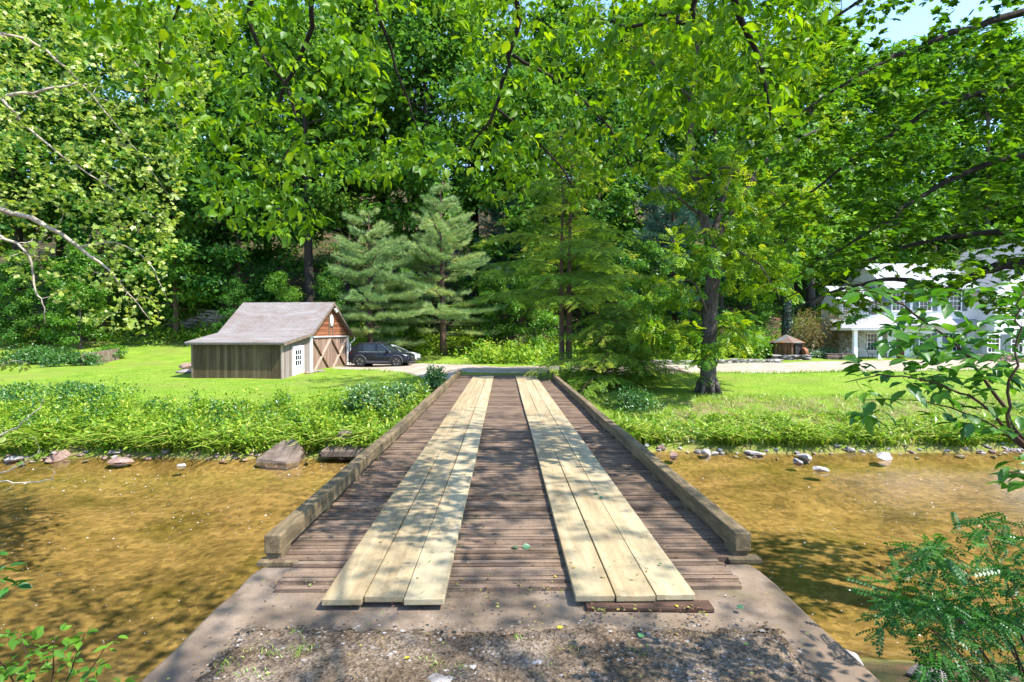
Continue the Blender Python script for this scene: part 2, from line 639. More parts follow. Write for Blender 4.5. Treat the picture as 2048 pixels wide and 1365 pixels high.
me.polygons.foreach_set('use_smooth', [True] * len(me.polygons))
m, nt, out = newmat('ground_material')
v = wcoords(nt)
lawn = ramp(nt, noise(nt, v, .8, 8, .7), [(.3, (.115, .205, .018)), (.5, (.165, .265, .024)), (.7, (.235, .325, .045))])
worn = ramp(nt, noise(nt, v, .23, 7, .72), [(.46, 0.0), (.66, .65)])
lawn = mixc(nt, worn, lawn, (.21, .22, .055))
lawn = mixc(nt, 1.0, lawn, ramp(nt, noise(nt, v, 22, 4, .8), [(.3, .62), (.65, 1.0)]), 'MULTIPLY')
soilc = ramp(nt, noise(nt, v, 2.5, 8, .75), [(.3, (.055, .045, .018)), (.5, (.15, .105, .062)), (.7, (.26, .19, .125))])
hillc = ramp(nt, noise(nt, v, .9, 8, .75), [(.35, (.02, .045, .012)), (.5, (.06, .05, .025)), (.7, (.15, .085, .05))])
soilc = mixc(nt, attr(nt, 'hill'), soilc, hillc)
grow = ramp(nt, noise(nt, v, 1.6, 6, .7), [(.42, 0.0), (.55, 1.0)])
sm = math_(nt, 'MULTIPLY', attr(nt, 'soil'), grow)
sm = math_(nt, 'MAXIMUM', sm, attr(nt, 'hill'))
c1 = mixc(nt, sm, lawn, soilc)
v2 = wcoords(nt, (0.6, 1.4, 1))
bedc = ramp(nt, noise(nt, v2, 1.1, 10, .72, .6), [(.25, (.11, .085, .035)), (.43, (.215, .155, .067)), (.58, (.305, .217, .102)), (.78, (.39, .30, .165))])
vo = nt.nodes.new('ShaderNodeTexVoronoi')
vo.inputs['Scale'].default_value = 9
nt.links.new(v, vo.inputs['Vector'])
peb = mixc(nt, 1.0, bedc, ramp(nt, vo.outputs['Color'], [(.2, .62), (.8, 1.12)]), 'MULTIPLY')
moss = ramp(nt, noise(nt, v, .45, 5, .6), [(.52, 0.0), (.68, .75)])
bedc = mixc(nt, moss, peb, mixc(nt, 1.0, peb, (.42, .50, .22), 'MULTIPLY'))
c2 = mixc(nt, attr(nt, 'bed'), c1, bedc)
hh = math_(nt, 'ADD', noise(nt, v, 14, 6, .8), math_(nt, 'MULTIPLY', noise(nt, v, 3, 4, .6), 1.5))
princ(nt, out, c2, .95, bumpn(nt, hh, .6, .06), .1)
tag(link('ground', me, m), 'mown green lawn, banks and stream bed', None, None, 'structure')

# hill and valley beyond what the sheet covers are the same sheet; water on top of the bed
m, nt, out = newmat('stream_water')
v = wcoords(nt, (1, 1.7, 1))
h = math_(nt, 'ADD', noise(nt, v, 3.2, 3, .55, .4), math_(nt, 'MULTIPLY', noise(nt, v, 11, 3, .6, .3), .35))
bn = bumpn(nt, h, .11, .05)
fr = nt.nodes.new('ShaderNodeFresnel')
fr.inputs[0].default_value = 1.33
nt.links.new(bn, fr.inputs['Normal'])
tr = nt.nodes.new('ShaderNodeBsdfTransparent')
tr.inputs[0].default_value = (.93, .88, .68, 1)
gl = nt.nodes.new('ShaderNodeBsdfGlossy')
gl.inputs['Roughness'].default_value = .03
nt.links.new(bn, gl.inputs['Normal'])
mx = nt.nodes.new('ShaderNodeMixShader')
nt.links.new(fr.outputs[0], mx.inputs[0])
nt.links.new(tr.outputs[0], mx.inputs[1])
nt.links.new(gl.outputs[0], mx.inputs[2])
nt.links.new(mx.outputs[0], out.inputs[0])
me = mesh_np('stream_water', np.array([(-160, 2, WATER), (160, 2, WATER), (160, 20.5, WATER), (-160, 20.5, WATER)], float), [np.array([[0, 1, 2, 3]])], None)
tag(link('stream_water', me, m), 'shallow clear brown stream water under the bridge', None, None, 'structure')

# gravel road beyond the bridge
rx = np.linspace(-11.5, 60, 260)
nr, fa = road_edges(rx)
rows = 26
tt = np.linspace(0, 1, rows)
ry = nr[:, None] * (1 - tt) + fa[:, None] * tt
rxx = np.repeat(rx[:, None], rows, 1)
rz = ground_z(rxx, ry) + 0.03
rz[:, 0] -= .05
rz[:, -1] -= .05
Vr = np.stack([rxx, ry, rz], -1).reshape(-1, 3)
ii = (np.arange(len(rx) - 1)[:, None] * rows + np.arange(rows - 1)[None]).ravel()
me = mesh_np('gravel_road', Vr, [np.stack([ii, ii + rows, ii + rows + 1, ii + 1], -1)], None)
m, nt, out = newmat('road_gravel')
v = wcoords(nt)
c = ramp(nt, noise(nt, v, 1.1, 8, .7), [(.3, (.25, .185, .13)), (.5, (.335, .28, .22)), (.7, (.40, .355, .305))])
c = mixc(nt, 1.0, c, ramp(nt, noise(nt, v, 40, 3, .8), [(.3, .7), (.65, 1.05)]), 'MULTIPLY')
princ(nt, out, c, .95, bumpn(nt, noise(nt, v, 35, 4, .8), .5, .02), .1)
me.polygons.foreach_set('use_smooth', [True] * len(me.polygons))
tag(link('gravel_road', me, m), 'pale gravel road crossing beyond the bridge', None, None, 'structure')

# ------------------------------------------------------------------ bridge
BX = 0.05                        # bridge axis
D0, D1 = 4.48, 26.9              # decking from / to
m, nt, out = newmat('deck_boards')
v = wcoords(nt, (0.7, 9, 9))
vw = wcoords(nt)
a = attr(nt, 'rnd')
f = math_(nt, 'ADD', math_(nt, 'MULTIPLY', noise(nt, v, 2.2, 7, .75), .8), math_(nt, 'MULTIPLY', a, .28))
c = ramp(nt, f, [(.3, (.056, .036, .025)), (.52, (.130, .088, .062)), (.72, (.225, .162, .118)), (.9, (.31, .24, .185))])
dirt = ramp(nt, noise(nt, vw, 1.7, 7, .7), [(.45, 0.0), (.62, .6)])
c = mixc(nt, dirt, c, (.24, .165, .115))
grn = ramp(nt, noise(nt, vw, 1.1, 5, .6), [(.58, 0.0), (.75, .5)])
c = mixc(nt, grn, c, (.085, .085, .035))
spk = ramp(nt, noise(nt, vw, 60, 2, .8), [(.3, .62), (.55, 1.0)])
c = mixc(nt, 1.0, c, spk, 'MULTIPLY')
princ(nt, out, c, .9, bumpn(nt, noise(nt, v, 9, 5, .8), .7, .012), .15)
M['deck'] = m

m, nt, out = newmat('new_plank_wood')
v = wcoords(nt, (9, .55, 9))
vw = wcoords(nt)
a = nt.nodes.new('ShaderNodeObjectInfo').outputs['Random']
f = math_(nt, 'ADD', math_(nt, 'MULTIPLY', noise(nt, v, 1.1, 7, .65, .5), .8), math_(nt, 'MULTIPLY', a, .22))
c = ramp(nt, f, [(.3, (.225, .165, .090)), (.5, (.325, .256, .152)), (.66, (.385, .322, .208)), (.85, (.30, .275, .185))])
st = ramp(nt, noise(nt, wcoords(nt, (3, .8, 3)), 1.3, 6, .7), [(.52, 0.0), (.72, .7)])
c = mixc(nt, st, c, (.25, .17, .085))
st2 = ramp(nt, noise(nt, wcoords(nt, (1.5, .5, 1)), 1.7, 5, .65), [(.5, 0.0), (.7, .5)])
c = mixc(nt, st2, c, (.23, .225, .145))
spl = ramp(nt, noise(nt, vw, 26, 2, .5), [(.66, 1.0), (.72, .55)])
c = mixc(nt, 1.0, c, spl, 'MULTIPLY')
kn = ramp(nt, noise(nt, vw, 7, 3, .5), [(.70, 1.0), (.76, .45)])
c = mixc(nt, 1.0, c, kn, 'MULTIPLY')
fine = ramp(nt, noise(nt, v, 14, 3, .7), [(.3, .86), (.6, 1.0)])
c = mixc(nt, 1.0, c, fine, 'MULTIPLY')
princ(nt, out, c, .75, bumpn(nt, noise(nt, v, 10, 4, .7), .25, .004), .25)
M['plank'] = m

m, nt, out = newmat('curb_timber_wood')
v = wcoords(nt, (7, .5, 7))
vw = wcoords(nt)
c = ramp(nt, noise(nt, v, 1.7, 8, .75, .4), [(.28, (.075, .052, .028)), (.47, (.165, .12, .065)), (.62, (.27, .20, .115)), (.8, (.36, .28, .175))])
gr = ramp(nt, noise(nt, vw, .9, 6, .7), [(.40, 0.0), (.64, .7)])
c = mixc(nt, gr, c, (.068, .060, .040))
c = mixc(nt, 1.0, c, ramp(nt, noise(nt, v, 12, 4, .8), [(.32, .5), (.55, 1.0)]), 'MULTIPLY')
princ(nt, out, c, .85, bumpn(nt, noise(nt, v, 9, 5, .8), .6, .01), .2)
M['curb'] = m

m, nt, out = newmat('abutment_concrete')
v = wcoords(nt)
c = ramp(nt, noise(nt, v, 1.3, 9, .7), [(.3, (.085, .062, .042)), (.45, (.165, .123, .088)), (.6, (.235, .18, .135)), (.8, (.30, .245, .195))])
c = mixc(nt, ramp(nt, noise(nt, v, 2.4, 6, .75), [(.55, 0.0), (.72, .75)]), c, (.10, .075, .05))
c = mixc(nt, 1.0, c, ramp(nt, noise(nt, v, 70, 3, .8), [(.3, .75), (.6, 1.0)]), 'MULTIPLY')
c = mixc(nt, ramp(nt, noise(nt, v, .7, 4, .6), [(.62, 0.0), (.72, .8)]), c, (.06, .065, .02))
princ(nt, out, c, .92, bumpn(nt, noise(nt, v, 25, 6, .75), .5, .01), .15)
M['concrete'] = m
sx_ = nt.nodes.new('ShaderNodeSeparateXYZ')
nt.links.new(v, sx_.inputs[0])
dm = math_(nt, 'ADD', math_(nt, 'MULTIPLY', math_(nt, 'SUBTRACT', 4.0, sx_.outputs[1]), 2.2), math_(nt, 'MULTIPLY', math_(nt, 'SUBTRACT', noise(nt, v, 5, 6, .75), .5), 3.2))
dm = ramp(nt, dm, [(.15, 0.0), (.8, .75)])
pn_ = out.inputs[0].links[0].from_node
oldc = pn_.inputs['Base Color'].links[0].from_socket
nt.links.new(mixc(nt, dm, oldc, (.15, .11, .078)), pn_.inputs['Base Color'])
M['steel'] = surf('rusty_steel', [(.3, (.05, .03, .02)), (.7, (.13, .075, .045))], 5, rough=.8, bump=.2)

bridge = empty('wooden_bridge', (BX, 0, 0), 0, 'plank-decked vehicle bridge with low timber curbs spanning the stream', 'bridge')


def bpart(mb, name, mt, **kw):
    return mb.build(name, mt, bridge, **kw)


# abutment with a slightly chipped edge line
rr = random.Random(5)
mb = MB()
ysa = [-3.0 + i * .28 for i in range(29)]
left = [(-2.27 + rr.uniform(-.012, .012), y) for y in ysa if y < 4.98]
right = [(2.26 + rr.uniform(-.012, .012) - (.10 if y > 4.6 else 0) * 0, y) for y in ysa if y < 4.98]
top = [(x, y) for x, y in left] + [(-2.24, 5.0), (2.22, 5.0)] + [(x, y) for x, y in right[::-1]]
mb.prism([(x, y, -.002 - .42) for x, y in top], (0, 0, .39))
mb.prism([(x * .985, y - .02, -3.2) for x, y in top], (0, 0, 2.78))
o = bpart(mb, 'abutment', 'concrete', bevel=.03)
mb = MB().box(-2.5, 2.5, 26.2, 27.0, -3.2, -.18)
mb.box(-2.2, 2.2, 27.0, 27.4, -3.2, -.05)
bpart(mb, 'abutment', 'concrete', bevel=.02)
# deck of narrow transverse boards, every board its own wear
bw = 0.070
n = int((D1 - D0) / bw)
vs, rnd = [], []
mb = MB()
for i in range(n):
    y = D0 + i * bw
    hx = 1.94 if y < 4.98 else 2.2
    e0, e1 = rr.uniform(-.02, .02), rr.uniform(-.02, .02)
    z1 = rr.gauss(0, .0035)
    g = rr.uniform(.006, .014)
    mb.box(-hx + e0, hx + e1, y + g / 2, y + bw - g / 2, -.032 if y < 5 else -.09, z1)
    rnd += [rr.random()] * 6
o = mb.build('deck', 'deck', bridge)
at = o.data.attributes.new('rnd', 'FLOAT', 'FACE')
at.data.foreach_set('value', np.array(rnd, np.float32))
# tie boards that stick out under the curbs
for s in (-1, 1):
    MB().box(-.16 if s < 0 else -.10, .20 if s < 0 else .20, 0, .13, 0, 0.035).build('tie_board', 'curb', bridge).location = (s * 2.13, 4.99, -.031)
# curbs: timbers on spacer blocks
for s in (-1, 1):
    cx = s * 2.175
    ends = [5.06, 9.2, 14.4, 19.4, 23.2, 26.9]
    for k in range(5):
        y0, y1 = ends[k], ends[k + 1]
        mb = MB()
        nseg = 10
        w2 = .076
        dz = rr.uniform(-.008, .008)
        dx = rr.uniform(-.008, .008)
        rings = []
        for i in range(nseg + 1):
            y = y0 + (y1 - y0 - .006) * i / nseg
            jx = dx + .006 * math.sin(y * 1.3 + s)
            jz = dz + .005 * math.sin(y * .9)
            rings.append([(cx + jx - w2, y, .055 + jz), (cx + jx + w2, y, .055 + jz), (cx + jx + w2, y, .232 + jz), (cx + jx - w2, y, .232 + jz)])
        vs = [p for r_ in rings for p in r_]
        fs = [(0, 1, 2, 3), tuple(4 * nseg + q for q in (3, 2, 1, 0))]
        for i in range(nseg):
            for q in range(4):
                fs.append((4 * i + q, 4 * i + (q + 1) % 4, 4 * i + 4 + (q + 1) % 4, 4 * i + 4 + q))
        mb.add(vs, fs)
        bpart(mb, 'curb_timber', 'curb', bevel=.012)
    y = 5.09
    while y < 26.6:
        MB().box(cx - .07, cx + .07, y, y + .22, -.0, .0535).build('spacer_block', 'curb', bridge)
        y += 1.3
# runner planks
for s, xc in ((-1, -.972), (1, .973)):
    wd = .314
    for k in range(3):
        x0 = xc - 1.5 * wd + k * wd
        cut = (12.9, 15.6, 11.4)[k] + (0.8 if s > 0 else 0)
        front = 4.2 + (-.02, .02, -.03)[k] if s < 0 else 4.2 + (.01, .0, .015)[k]
        for y0, y1 in ((front, cut), (cut + .004, 25.6 + rr.uniform(-.05, .05))):
            nseg = 14
            th = .05
            vs, fs = [], []
            b0, b1 = rr.uniform(-.006, .006), rr.uniform(-.006, .006)
            cup = rr.uniform(.0, .004)
            base = .011 + (0.0 if y0 > 5 else 0)
            for i in range(nseg + 1):
                t = i / nseg
                y = y0 + (y1 - y0) * t
                off = b0 * math.sin(math.pi * t) + b1 * math.sin(2 * math.pi * t)
                zz = base + .003 * math.sin(5 * t + k)
                xa, xb = x0 + .004 + off, x0 + wd - .004 + off
                xm = (xa + xb) / 2
                vs += [(xa, y, zz), (xb, y, zz), (xb, y, zz + th), (xm, y, zz + th - cup), (xa, y, zz + th)]
            for i in range(nseg):
                for q in range(5):
                    fs.append((5 * i + q, 5 * i + (q + 1) % 5, 5 * i + 5 + (q + 1) % 5, 5 * i + 5 + q))
            fs += [(0, 1, 2, 3, 4), tuple(5 * nseg + q for q in (4, 3, 2, 1, 0))]
            MB().add(vs, fs).build('runner_plank', 'plank', bridge, bevel=.006)
M['rottenboard'] = surf('rotten_board', [(.3, (.035, .02, .014)), (.6, (.09, .052, .036)), (.8, (.16, .11, .08))], 6, (.6, 5, 5), .9, .6)
o = MB().box(-.45, .52, 0, .14, 0, .034).build('shim_board', 'rottenboard', bridge, bevel=.008)
o.location = (1.03, 4.125, -.029)
o.rotation_euler = (0, 0, R(-2.2))
for xq in (-1.75, -.6, .6, 1.75):
    MB().box(xq - .11, xq + .11, 5.0, 26.2, -.55, -.52).box(xq - .012, xq + .012, 5.0, 26.2, -.52, -.12).box(xq - .11, xq + .11, 5.0, 26.2, -.12, -.095).build('steel_girder', 'steel', bridge)

# gravel track this side
m, nt, out = newmat('track_gravel')
v = wcoords(nt)
c = ramp(nt, noise(nt, v, 2.2, 8, .75), [(.3, (.06, .042, .026)), (.48, (.135, .098, .066)), (.62, (.20, .158, .12)), (.8, (.28, .24, .20))])
vo = nt.nodes.new('ShaderNodeTexVoronoi')
vo.inputs['Scale'].default_value = 55
nt.links.new(v, vo.inputs['Vector'])
c = mixc(nt, 1.0, c, ramp(nt, vo.outputs['Color'], [(.15, .45), (.8, 1.35)]), 'MULTIPLY')
princ(nt, out, c, .95, bumpn(nt, math_(nt, 'ADD', vo.outputs[0], noise(nt, v, 60, 4, .8)), .8, .012), .12)
M['track'] = m
gxx = np.linspace(-2.05, 2.05, 90)
gyy = np.linspace(-40, 4.05, 240)
gyy = np.concatenate([np.linspace(-40, -2, 30), np.linspace(-1.9, 2.4, 60), np.linspace(2.43, 4.05, 90)])
GX, GY = np.meshgrid(gxx, gyy)
edge = np.minimum(smooth(4.02, 3.74, GY + wob(GX * 2, .10, 1) + wob(GX * 9, .05, 3) + RS.normal(size=GX.shape) * .03),
                  smooth(2.02, 1.78, np.abs(GX - .04) + wob(GY * 3, .08, 2) + RS.normal(size=GX.shape) * .03))
GZz = -.06 + .085 * edge + .008 * np.sin(GX * 9 + GY * 5) * np.sin(GY * 13)
me = mesh_np('gravel_track', np.stack([GX, GY, GZz], -1).reshape(-1, 3),
             [(lambda q: np.stack([q, q + 1, q + 91, q + 90], -1))((np.arange(len(gyy) - 1)[:, None] * 90 + np.arange(89)[None]).ravel())], None)
me.polygons.foreach_set('use_smooth', [True] * len(me.polygons))
tag(link('gravel_track', me, m), 'brown gravel track leading onto the bridge', None, None, 'structure')

# loose pebbles on it
n = 11000
px_ = RS.uniform(-1.95, 1.95, n)
py_ = 1.2 + (4.0 - 1.2) * RS.rand(n)
keep = (np.abs(px_) < 1.84 + RS.normal(size=n) * .10) & (py_ < 3.80 + RS.normal(size=n) * .10 + np.abs(RS.normal(size=n)) * .06)
px_, py_ = px_[keep], py_[keep]
n = len(px_)
sz = RS.lognormal(-4.8, .42, n)
octv = np.array([(1, 0, 0), (0, 1, 0), (-1, 0, 0), (0, -1, 0), (.1, .1, .65), (0, 0, -.5), (.7, .7, .3), (-.7, .6, .25)], float)
ocf = np.array([(0, 6, 4), (6, 1, 4), (1, 7, 4), (7, 2, 4), (2, 3, 4), (3, 0, 4)])
an = RS.rand(n) * 6.28
jit = octv[None] * RS.uniform(.65, 1.25, (n, 8, 3))
ca, sa = np.cos(an)[:, None], np.sin(an)[:, None]
VX = (jit[..., 0] * ca - jit[..., 1] * sa) * sz[:, None] + px_[:, None]
VY = (jit[..., 0] * sa + jit[..., 1] * ca) * sz[:, None] * .85 + py_[:, None]
VZ = jit[..., 2] * sz[:, None] * .8 + .022
fidx = (np.arange(n) * 8)[:, None, None] + ocf[None]
me = mesh_np('loose_gravel', np.stack([VX, VY, VZ], -1).reshape(-1, 3), [fidx.reshape(-1, 3)], None, np.repeat(RS.rand(n), 6))
m, nt, out = newmat('pebble_stone')
c = ramp(nt, attr(nt, 'rnd'), [(0, (.06, .045, .032)), (.4, (.12, .096, .075)), (.75, (.19, .165, .142)), (.95, (.27, .25, .23)), (1, (.40, .38, .36))])
princ(nt, out, c, .9, None, .2)
tag(link('loose_gravel', me, m), 'loose grey and brown pebbles strewn over the track', None, None, 'stuff')

# ------------------------------------------------------------------ stones
def rock_mesh(seed, sx, sy, sz, cuts=7, sub=3, rough=.10):
    rg = random.Random(seed)
    bm = bmesh.new()
    bmesh.ops.create_icosphere(bm, subdivisions=sub, radius=1)
    pl = []
    for _ in range(cuts):
        d = Vector((rg.gauss(0, 1), rg.gauss(0, 1), rg.gauss(0, .9))).normalized()
        pl.append((d, rg.uniform(.45, .78)))
    off = Vector((rg.uniform(-9, 9), rg.uniform(-9, 9), rg.uniform(-9, 9)))
    from mathutils import noise as mn
    for q in bm.verts:
        co = q.co.copy()
        for d, h in pl:
            t = co.dot(d)
            if t > h:
                co -= d * (t - h) * .92
        co *= 1 + rough * mn.noise(co * 2.2 + off) + rough * .5 * mn.noise(co * 6 + off)
        q.co = Vector((co.x * sx, co.y * sy, co.z * sz))
    me = bpy.data.meshes.new('stone')
    bm.to_mesh(me)
    bm.free()
    return me


def stonemat(name, stops, sc=3.5):
    return surf(name, stops, sc, rough=.9, bump=.6, bscale=14, bdist=.02, fine=(25, .6))


M['slab'] = stonemat('brown_grey_slab', [(.3, (.11, .08, .06)), (.5, (.21, .16, .125)), (.7, (.30, .245, .205))], 2.5)
M['stone'] = stonemat('grey_stone', [(.3, (.13, .11, .10)), (.5, (.27, .245, .23)), (.7, (.42, .40, .39))])
M['palestone'] = stonemat('pale_stone', [(.3, (.30, .27, .26)), (.6, (.50, .47, .46)), (.8, (.60, .58, .58))])
M['redstone'] = stonemat('reddish_stone', [(.3, (.18, .11, .09)), (.6, (.33, .23, .19)), (.8, (.45, .35, .30))])


def rock(seed, loc, sx, sy, sz, mt, label, name='stone', rz=0, tilt=(0, 0), cat='stone', group=None, sub=3, cuts=13, rough=.14):
    o = link(name, rock_mesh(seed, sx, sy, sz, cuts, sub, rough), mt, None)
    o.location = loc
    o.rotation_euler = (tilt[0], tilt[1], rz)
    return tag(o, label, cat, group)


# broken slab at the left bank, modelled to its outline
c = P(560, 926, 16.9)
mb = MB()
front = [(-.86, .0, -.12), (.34, -.1, -.20), (.50, -.05, .02), (.62, .05, -.2), (.72, .15, .40), (.50, .5, .60), (-.05, .6, .66), (-.42, .35, .36)]
bm = bmesh.new()
for p in [(-.86, -.05, -.25), (-.84, .0, .02), (.30, -.22, -.35), (.32, -.2, -.06), (.66, .0, -.3), (.70, .12, .5), (.45, .45, .64), (-.1, .5, .66), (-.42, .3, .40), (-.8, .9, -.2), (.7, 1.0, -.2), (.3, 1.0, .5), (-.5, .9, .35)]:
    bm.verts.new(p)
bmesh.ops.convex_hull(bm, input=bm.verts)
bmesh.ops.subdivide_edges(bm, edges=bm.edges, cuts=3, use_grid_fill=True)
from mathutils import noise as mnoise
for q in bm.verts:
    q.co += q.normal * .0 + Vector((mnoise.noise(q.co * 3), mnoise.noise(q.co * 3 + Vector((5, 5, 5))), mnoise.noise(q.co * 4 + Vector((9, 1, 1))))) * .05
me = bpy.data.meshes.new('slab')
bm.to_mesh(me)
bm.free()
o = link('broken_slab', me, 'slab')
o.location = (c.x, 16.9, WATER + .10)
o.scale = (.84, .84, .78)
tag(o, 'large tilted slab of broken concrete at the water edge left of the bridge', 'stone slab')
c = P(690, 905, 17.3)
mb = MB()
mb.prism([(-.7, 0, 0), (.75, -.1, .02), (.8, .5, .12), (.3, .8, .2), (-.6, .7, .16)], (0, 0, .2))
o = mb.build('broken_slab', 'slab', bevel=.03)
o.location = (c.x, 17.1, WATER + .1)
tag(o, 'flat low slab lying between the tilted slab and the bridge', 'stone slab')
o = rock(77, (c.x - .1, 17.9, WATER + .55), .55, .5, .3, 'slab', 'brown block half hidden in ivy above the flat slab', cat='stone')

stone_kinds = [link('stone', rock_mesh(100 + k, 1, .75, .5, 8, 2, .14), ('stone', 'palestone', 'redstone')[k % 3]) for k in range(9)]
used_proto = [False] * 9


def place_stone(k, loc, s, rz, label, group, sq=1.0):
    if used_proto[k]:
        o = stone_kinds[k].copy()
        COL.objects.link(o)
    else:
        o = stone_kinds[k]
        used_proto[k] = True
    o.location = loc
    o.scale = (s, s, s * sq)
    o.rotation_euler = (0, 0, rz)
    for kk in ('label', 'category', 'group'):
        if kk in o:
            del o[kk]
    return tag(o, label, 'stone', group)


rr = random.Random(21)
lab_r = {0: 'small grey stone in the pebbly line along the right bank waterline', 1: 'small pale stone in the pebbly line along the right bank waterline', 2: 'small reddish stone in the pebbly line along the right bank waterline'}
lab_l = {0: 'small grey stone at the muddy foot of the left bank', 1: 'small pale stone at the muddy foot of the left bank', 2: 'small reddish stone at the muddy foot of the left bank'}


def shore(x, right):
    ys = np.linspace(14, 21, 141)
    z = ground_z(np.full_like(ys, x), ys)
    return float(np.interp(WATER, z, ys)) if z[-1] > WATER else 17.5


for i in range(100):
    x = 3.4 + 17.5 * rr.random() ** .85
    y = shore(x, 1) + rr.gauss(.02, .22)
    k = rr.choice([0, 1, 1, 3, 4, 4, 5, 6, 7, 8])
    s = rr.uniform(.06, .145) * (1.5 if rr.random() < .2 else 1)
    place_stone(k, (x, y, max(GZ(x, y), WATER - .08) + s * .2), s, rr.uniform(0, 6.28), lab_r[k % 3], ('grey', 'pale', 'reddish')[k % 3] + ' stones along the right waterline', rr.uniform(.6, 1))
for i in range(55):
    x = -16.5 + 13.2 * rr.random()
    y = shore(x, 0) + rr.gauss(.02, .16)
    k = rr.choice([0, 2, 2, 3, 5, 5, 6, 8, 1])
    s = rr.uniform(.07, .16) * (1.7 if rr.random() < .2 else 1)
    place_stone(k, (x, y, max(GZ(x, y), WATER - .06) + s * .2), s, rr.uniform(0, 6.28), lab_l[k % 3], ('grey', 'pale', 'reddish')[k % 3] + ' stones along the left waterline', rr.uniform(.5, .9))
# singled-out stones
for seed, px, py, s, q, mt, lab in (
        (31, 1644, 946, (.22, .18, .13), .0, 'palestone', 'rounded pale stone alone in the water right of the bridge'),
        (32, 1596, 930, (.24, .18, .12), .0, 'stone', 'grey stone half submerged nearest the rounded lone stone'),
        (33, 1610, 918, (.42, .22, .10), .0, 'palestone', 'long flat pale stone in the shallows off the right bank'),
        (34, 1515, 912, (.42, .2, .09), .0, 'palestone', 'flat pale slab at the right waterline closest to the bridge'),
        (35, 1770, 922, (.35, .25, .16), .0, 'palestone', 'blocky whitish stone at the right waterline before the house'),
        (36, 1350, 917, (.22, .2, .14), .0, 'redstone', 'tan stone at the right waterline against the bridge curb'),
        (37, 1413, 912, (.20, .18, .15), .0, 'palestone', 'upright pale stone near the tan one at right waterline'),
        (38, 240, 922, (.42, .26, .12), .0, 'redstone', 'long reddish rock at the left waterline under reeds'),
        (39, 118, 916, (.38, .25, .22), .0, 'redstone', 'dark tilted rock at the left waterline below the bank'),
        (40, 30, 918, (.5, .3, .13), .0, 'palestone', 'pale rock at the water edge by the bare twigs'),
        (41, 362, 931, (.16, .12, .06), .0, 'palestone', 'tiny pale stone alone in the stream off left reeds')):
    d = F * (CAMZ - WATER) / (py - 664)
    rock(seed, (X(px, d), d, WATER + s[2] * .35), *s, mt, lab, rz=seed)
# rocks on the lawn, near the barn
for seed, px, py, d, s, mt, lab in (
        (51, 383, 722, 36.5, (.75, .6, .38), 'redstone', 'pinkish boulder on the lawn just left of the barn'),
        (52, 371, 738, 34.5, (.85, .5, .14), 'stone', 'flat grey rock on the lawn below the pinkish boulder'),
        (53, 466, 817, 20.8, (.28, .22, .12), 'redstone', 'round brown rock in weeds of the left bank'),
        (54, 690, 1480, 3, (.0, .0, .0), 'stone', '')):
    if lab:
        x = X(px, d)
        rock(seed, (x, d, GZ(x, d) + s[2] * .55), *s, mt, lab, rz=.3)
# big flat stones in the near gravel
rock(61, (-.42, 3.25, .012), .13, .09, .03, 'stone', 'flat grey stone set in the gravel near the picture bottom', rz=.5)
rock(62, (.22, 3.42, .012), .07, .05, .025, 'palestone', 'small pale stone in the middle of the gravel track', rz=.2)
# near right water edge
for seed, x, y, s, lab in ((63, 3.1, 5.9, (.42, .2, .12), 'flat dark rock beside the abutment at near right water edge'),
                           (64, 4.0, 6.2, (.36, .25, .12), 'grey rock in the riffle under the bottom right shrub'),
                           (65, 4.6, 5.8, (.3, .22, .12), 'grey rock hidden under the bottom right shrub')):
    rock(seed, (x, y, max(GZ(x, y), WATER) + .03), *s, 'stone', lab, rz=seed)

# ------------------------------------------------------------------ barn
M['barnwall'] = boardmat('barn_wall_boards', (.05, .034, .016), (.115, .083, .043), (.20, .15, .09), 'Z', .22, .8)
M['barnside'] = boardmat('barn_side_boards', (.15, .12, .105), (.25, .21, .195), (.33, .29, .275), 'z', .2, 1)
M['clap'] = boardmat('red_clapboard', (.08, .03, .018), (.25, .095, .045), (.36, .16, .08), 'Y', .17, 1, gap=.25)
M['barndoorw'] = boardmat('barn_door_boards', (.14, .085, .06), (.28, .19, .14), (.38, .28, .22), 'z', .18, 1)
M['brace'] = surf('grey_brace_wood', [(.3, (.24, .16, .12)), (.7, (.42, .33, .27))], 4, (1, 4, 1), .9, .4)
M['darkbrace'] = surf('dark_brace_wood', [(.3, (.07, .035, .022)), (.7, (.16, .09, .06))], 4, (1, 4, 1), .9, .4)
M['trim'] = surf('brown_trim', [(.3, (.10, .07, .05)), (.7, (.22, .17, .13))], 3, rough=.85)
M['white'] = surf('white_paint', [(.3, (.70, .70, .70)), (.7, (.82, .82, .81))], 2.5, rough=.6, bump=.08)
M['greywhite'] = surf('dull_white_paint', [(.3, (.5, .47, .45)), (.7, (.7, .68, .66))], 3, rough=.7, bump=.1)
M['black'] = surf('dark_interior', [(.3, (.01, .01, .01)), (.7, (.03, .03, .03))], 3, bump=0)
M['glass'] = surf('window_glass', [(.3, (.012, .016, .02)), (.7, (.04, .048, .055))], 1.5, rough=.06, bump=0, spec=.35)
m, nt, out = newmat('barn_shingles')
v = coords(nt)
bk = nt.nodes.new('ShaderNodeTexBrick')
bk.inputs['Scale'].default_value = 1
bk.inputs['Brick Width'].default_value = .3
bk.inputs['Row Height'].default_value = .14
bk.inputs['Mortar Size'].default_value = .012
bk.inputs['Color1'].default_value = (.18, .16, .152, 1)
bk.inputs['Color2'].default_value = (.22, .198, .19, 1)
bk.inputs['Mortar'].default_value = (.11, .096, .09, 1)
nt.links.new(v, bk.inputs['Vector'])
c = mixc(nt, ramp(nt, noise(nt, v, .7, 7, .7, .5), [(.46, 0.0), (.68, .7)]), bk.outputs[0], (.14, .095, .075))
c = mixc(nt, ramp(nt, noise(nt, coords(nt, (.5, 2, 2)), .9, 5, .6), [(.52, 0.0), (.68, .45)]), c, (.27, .26, .26))
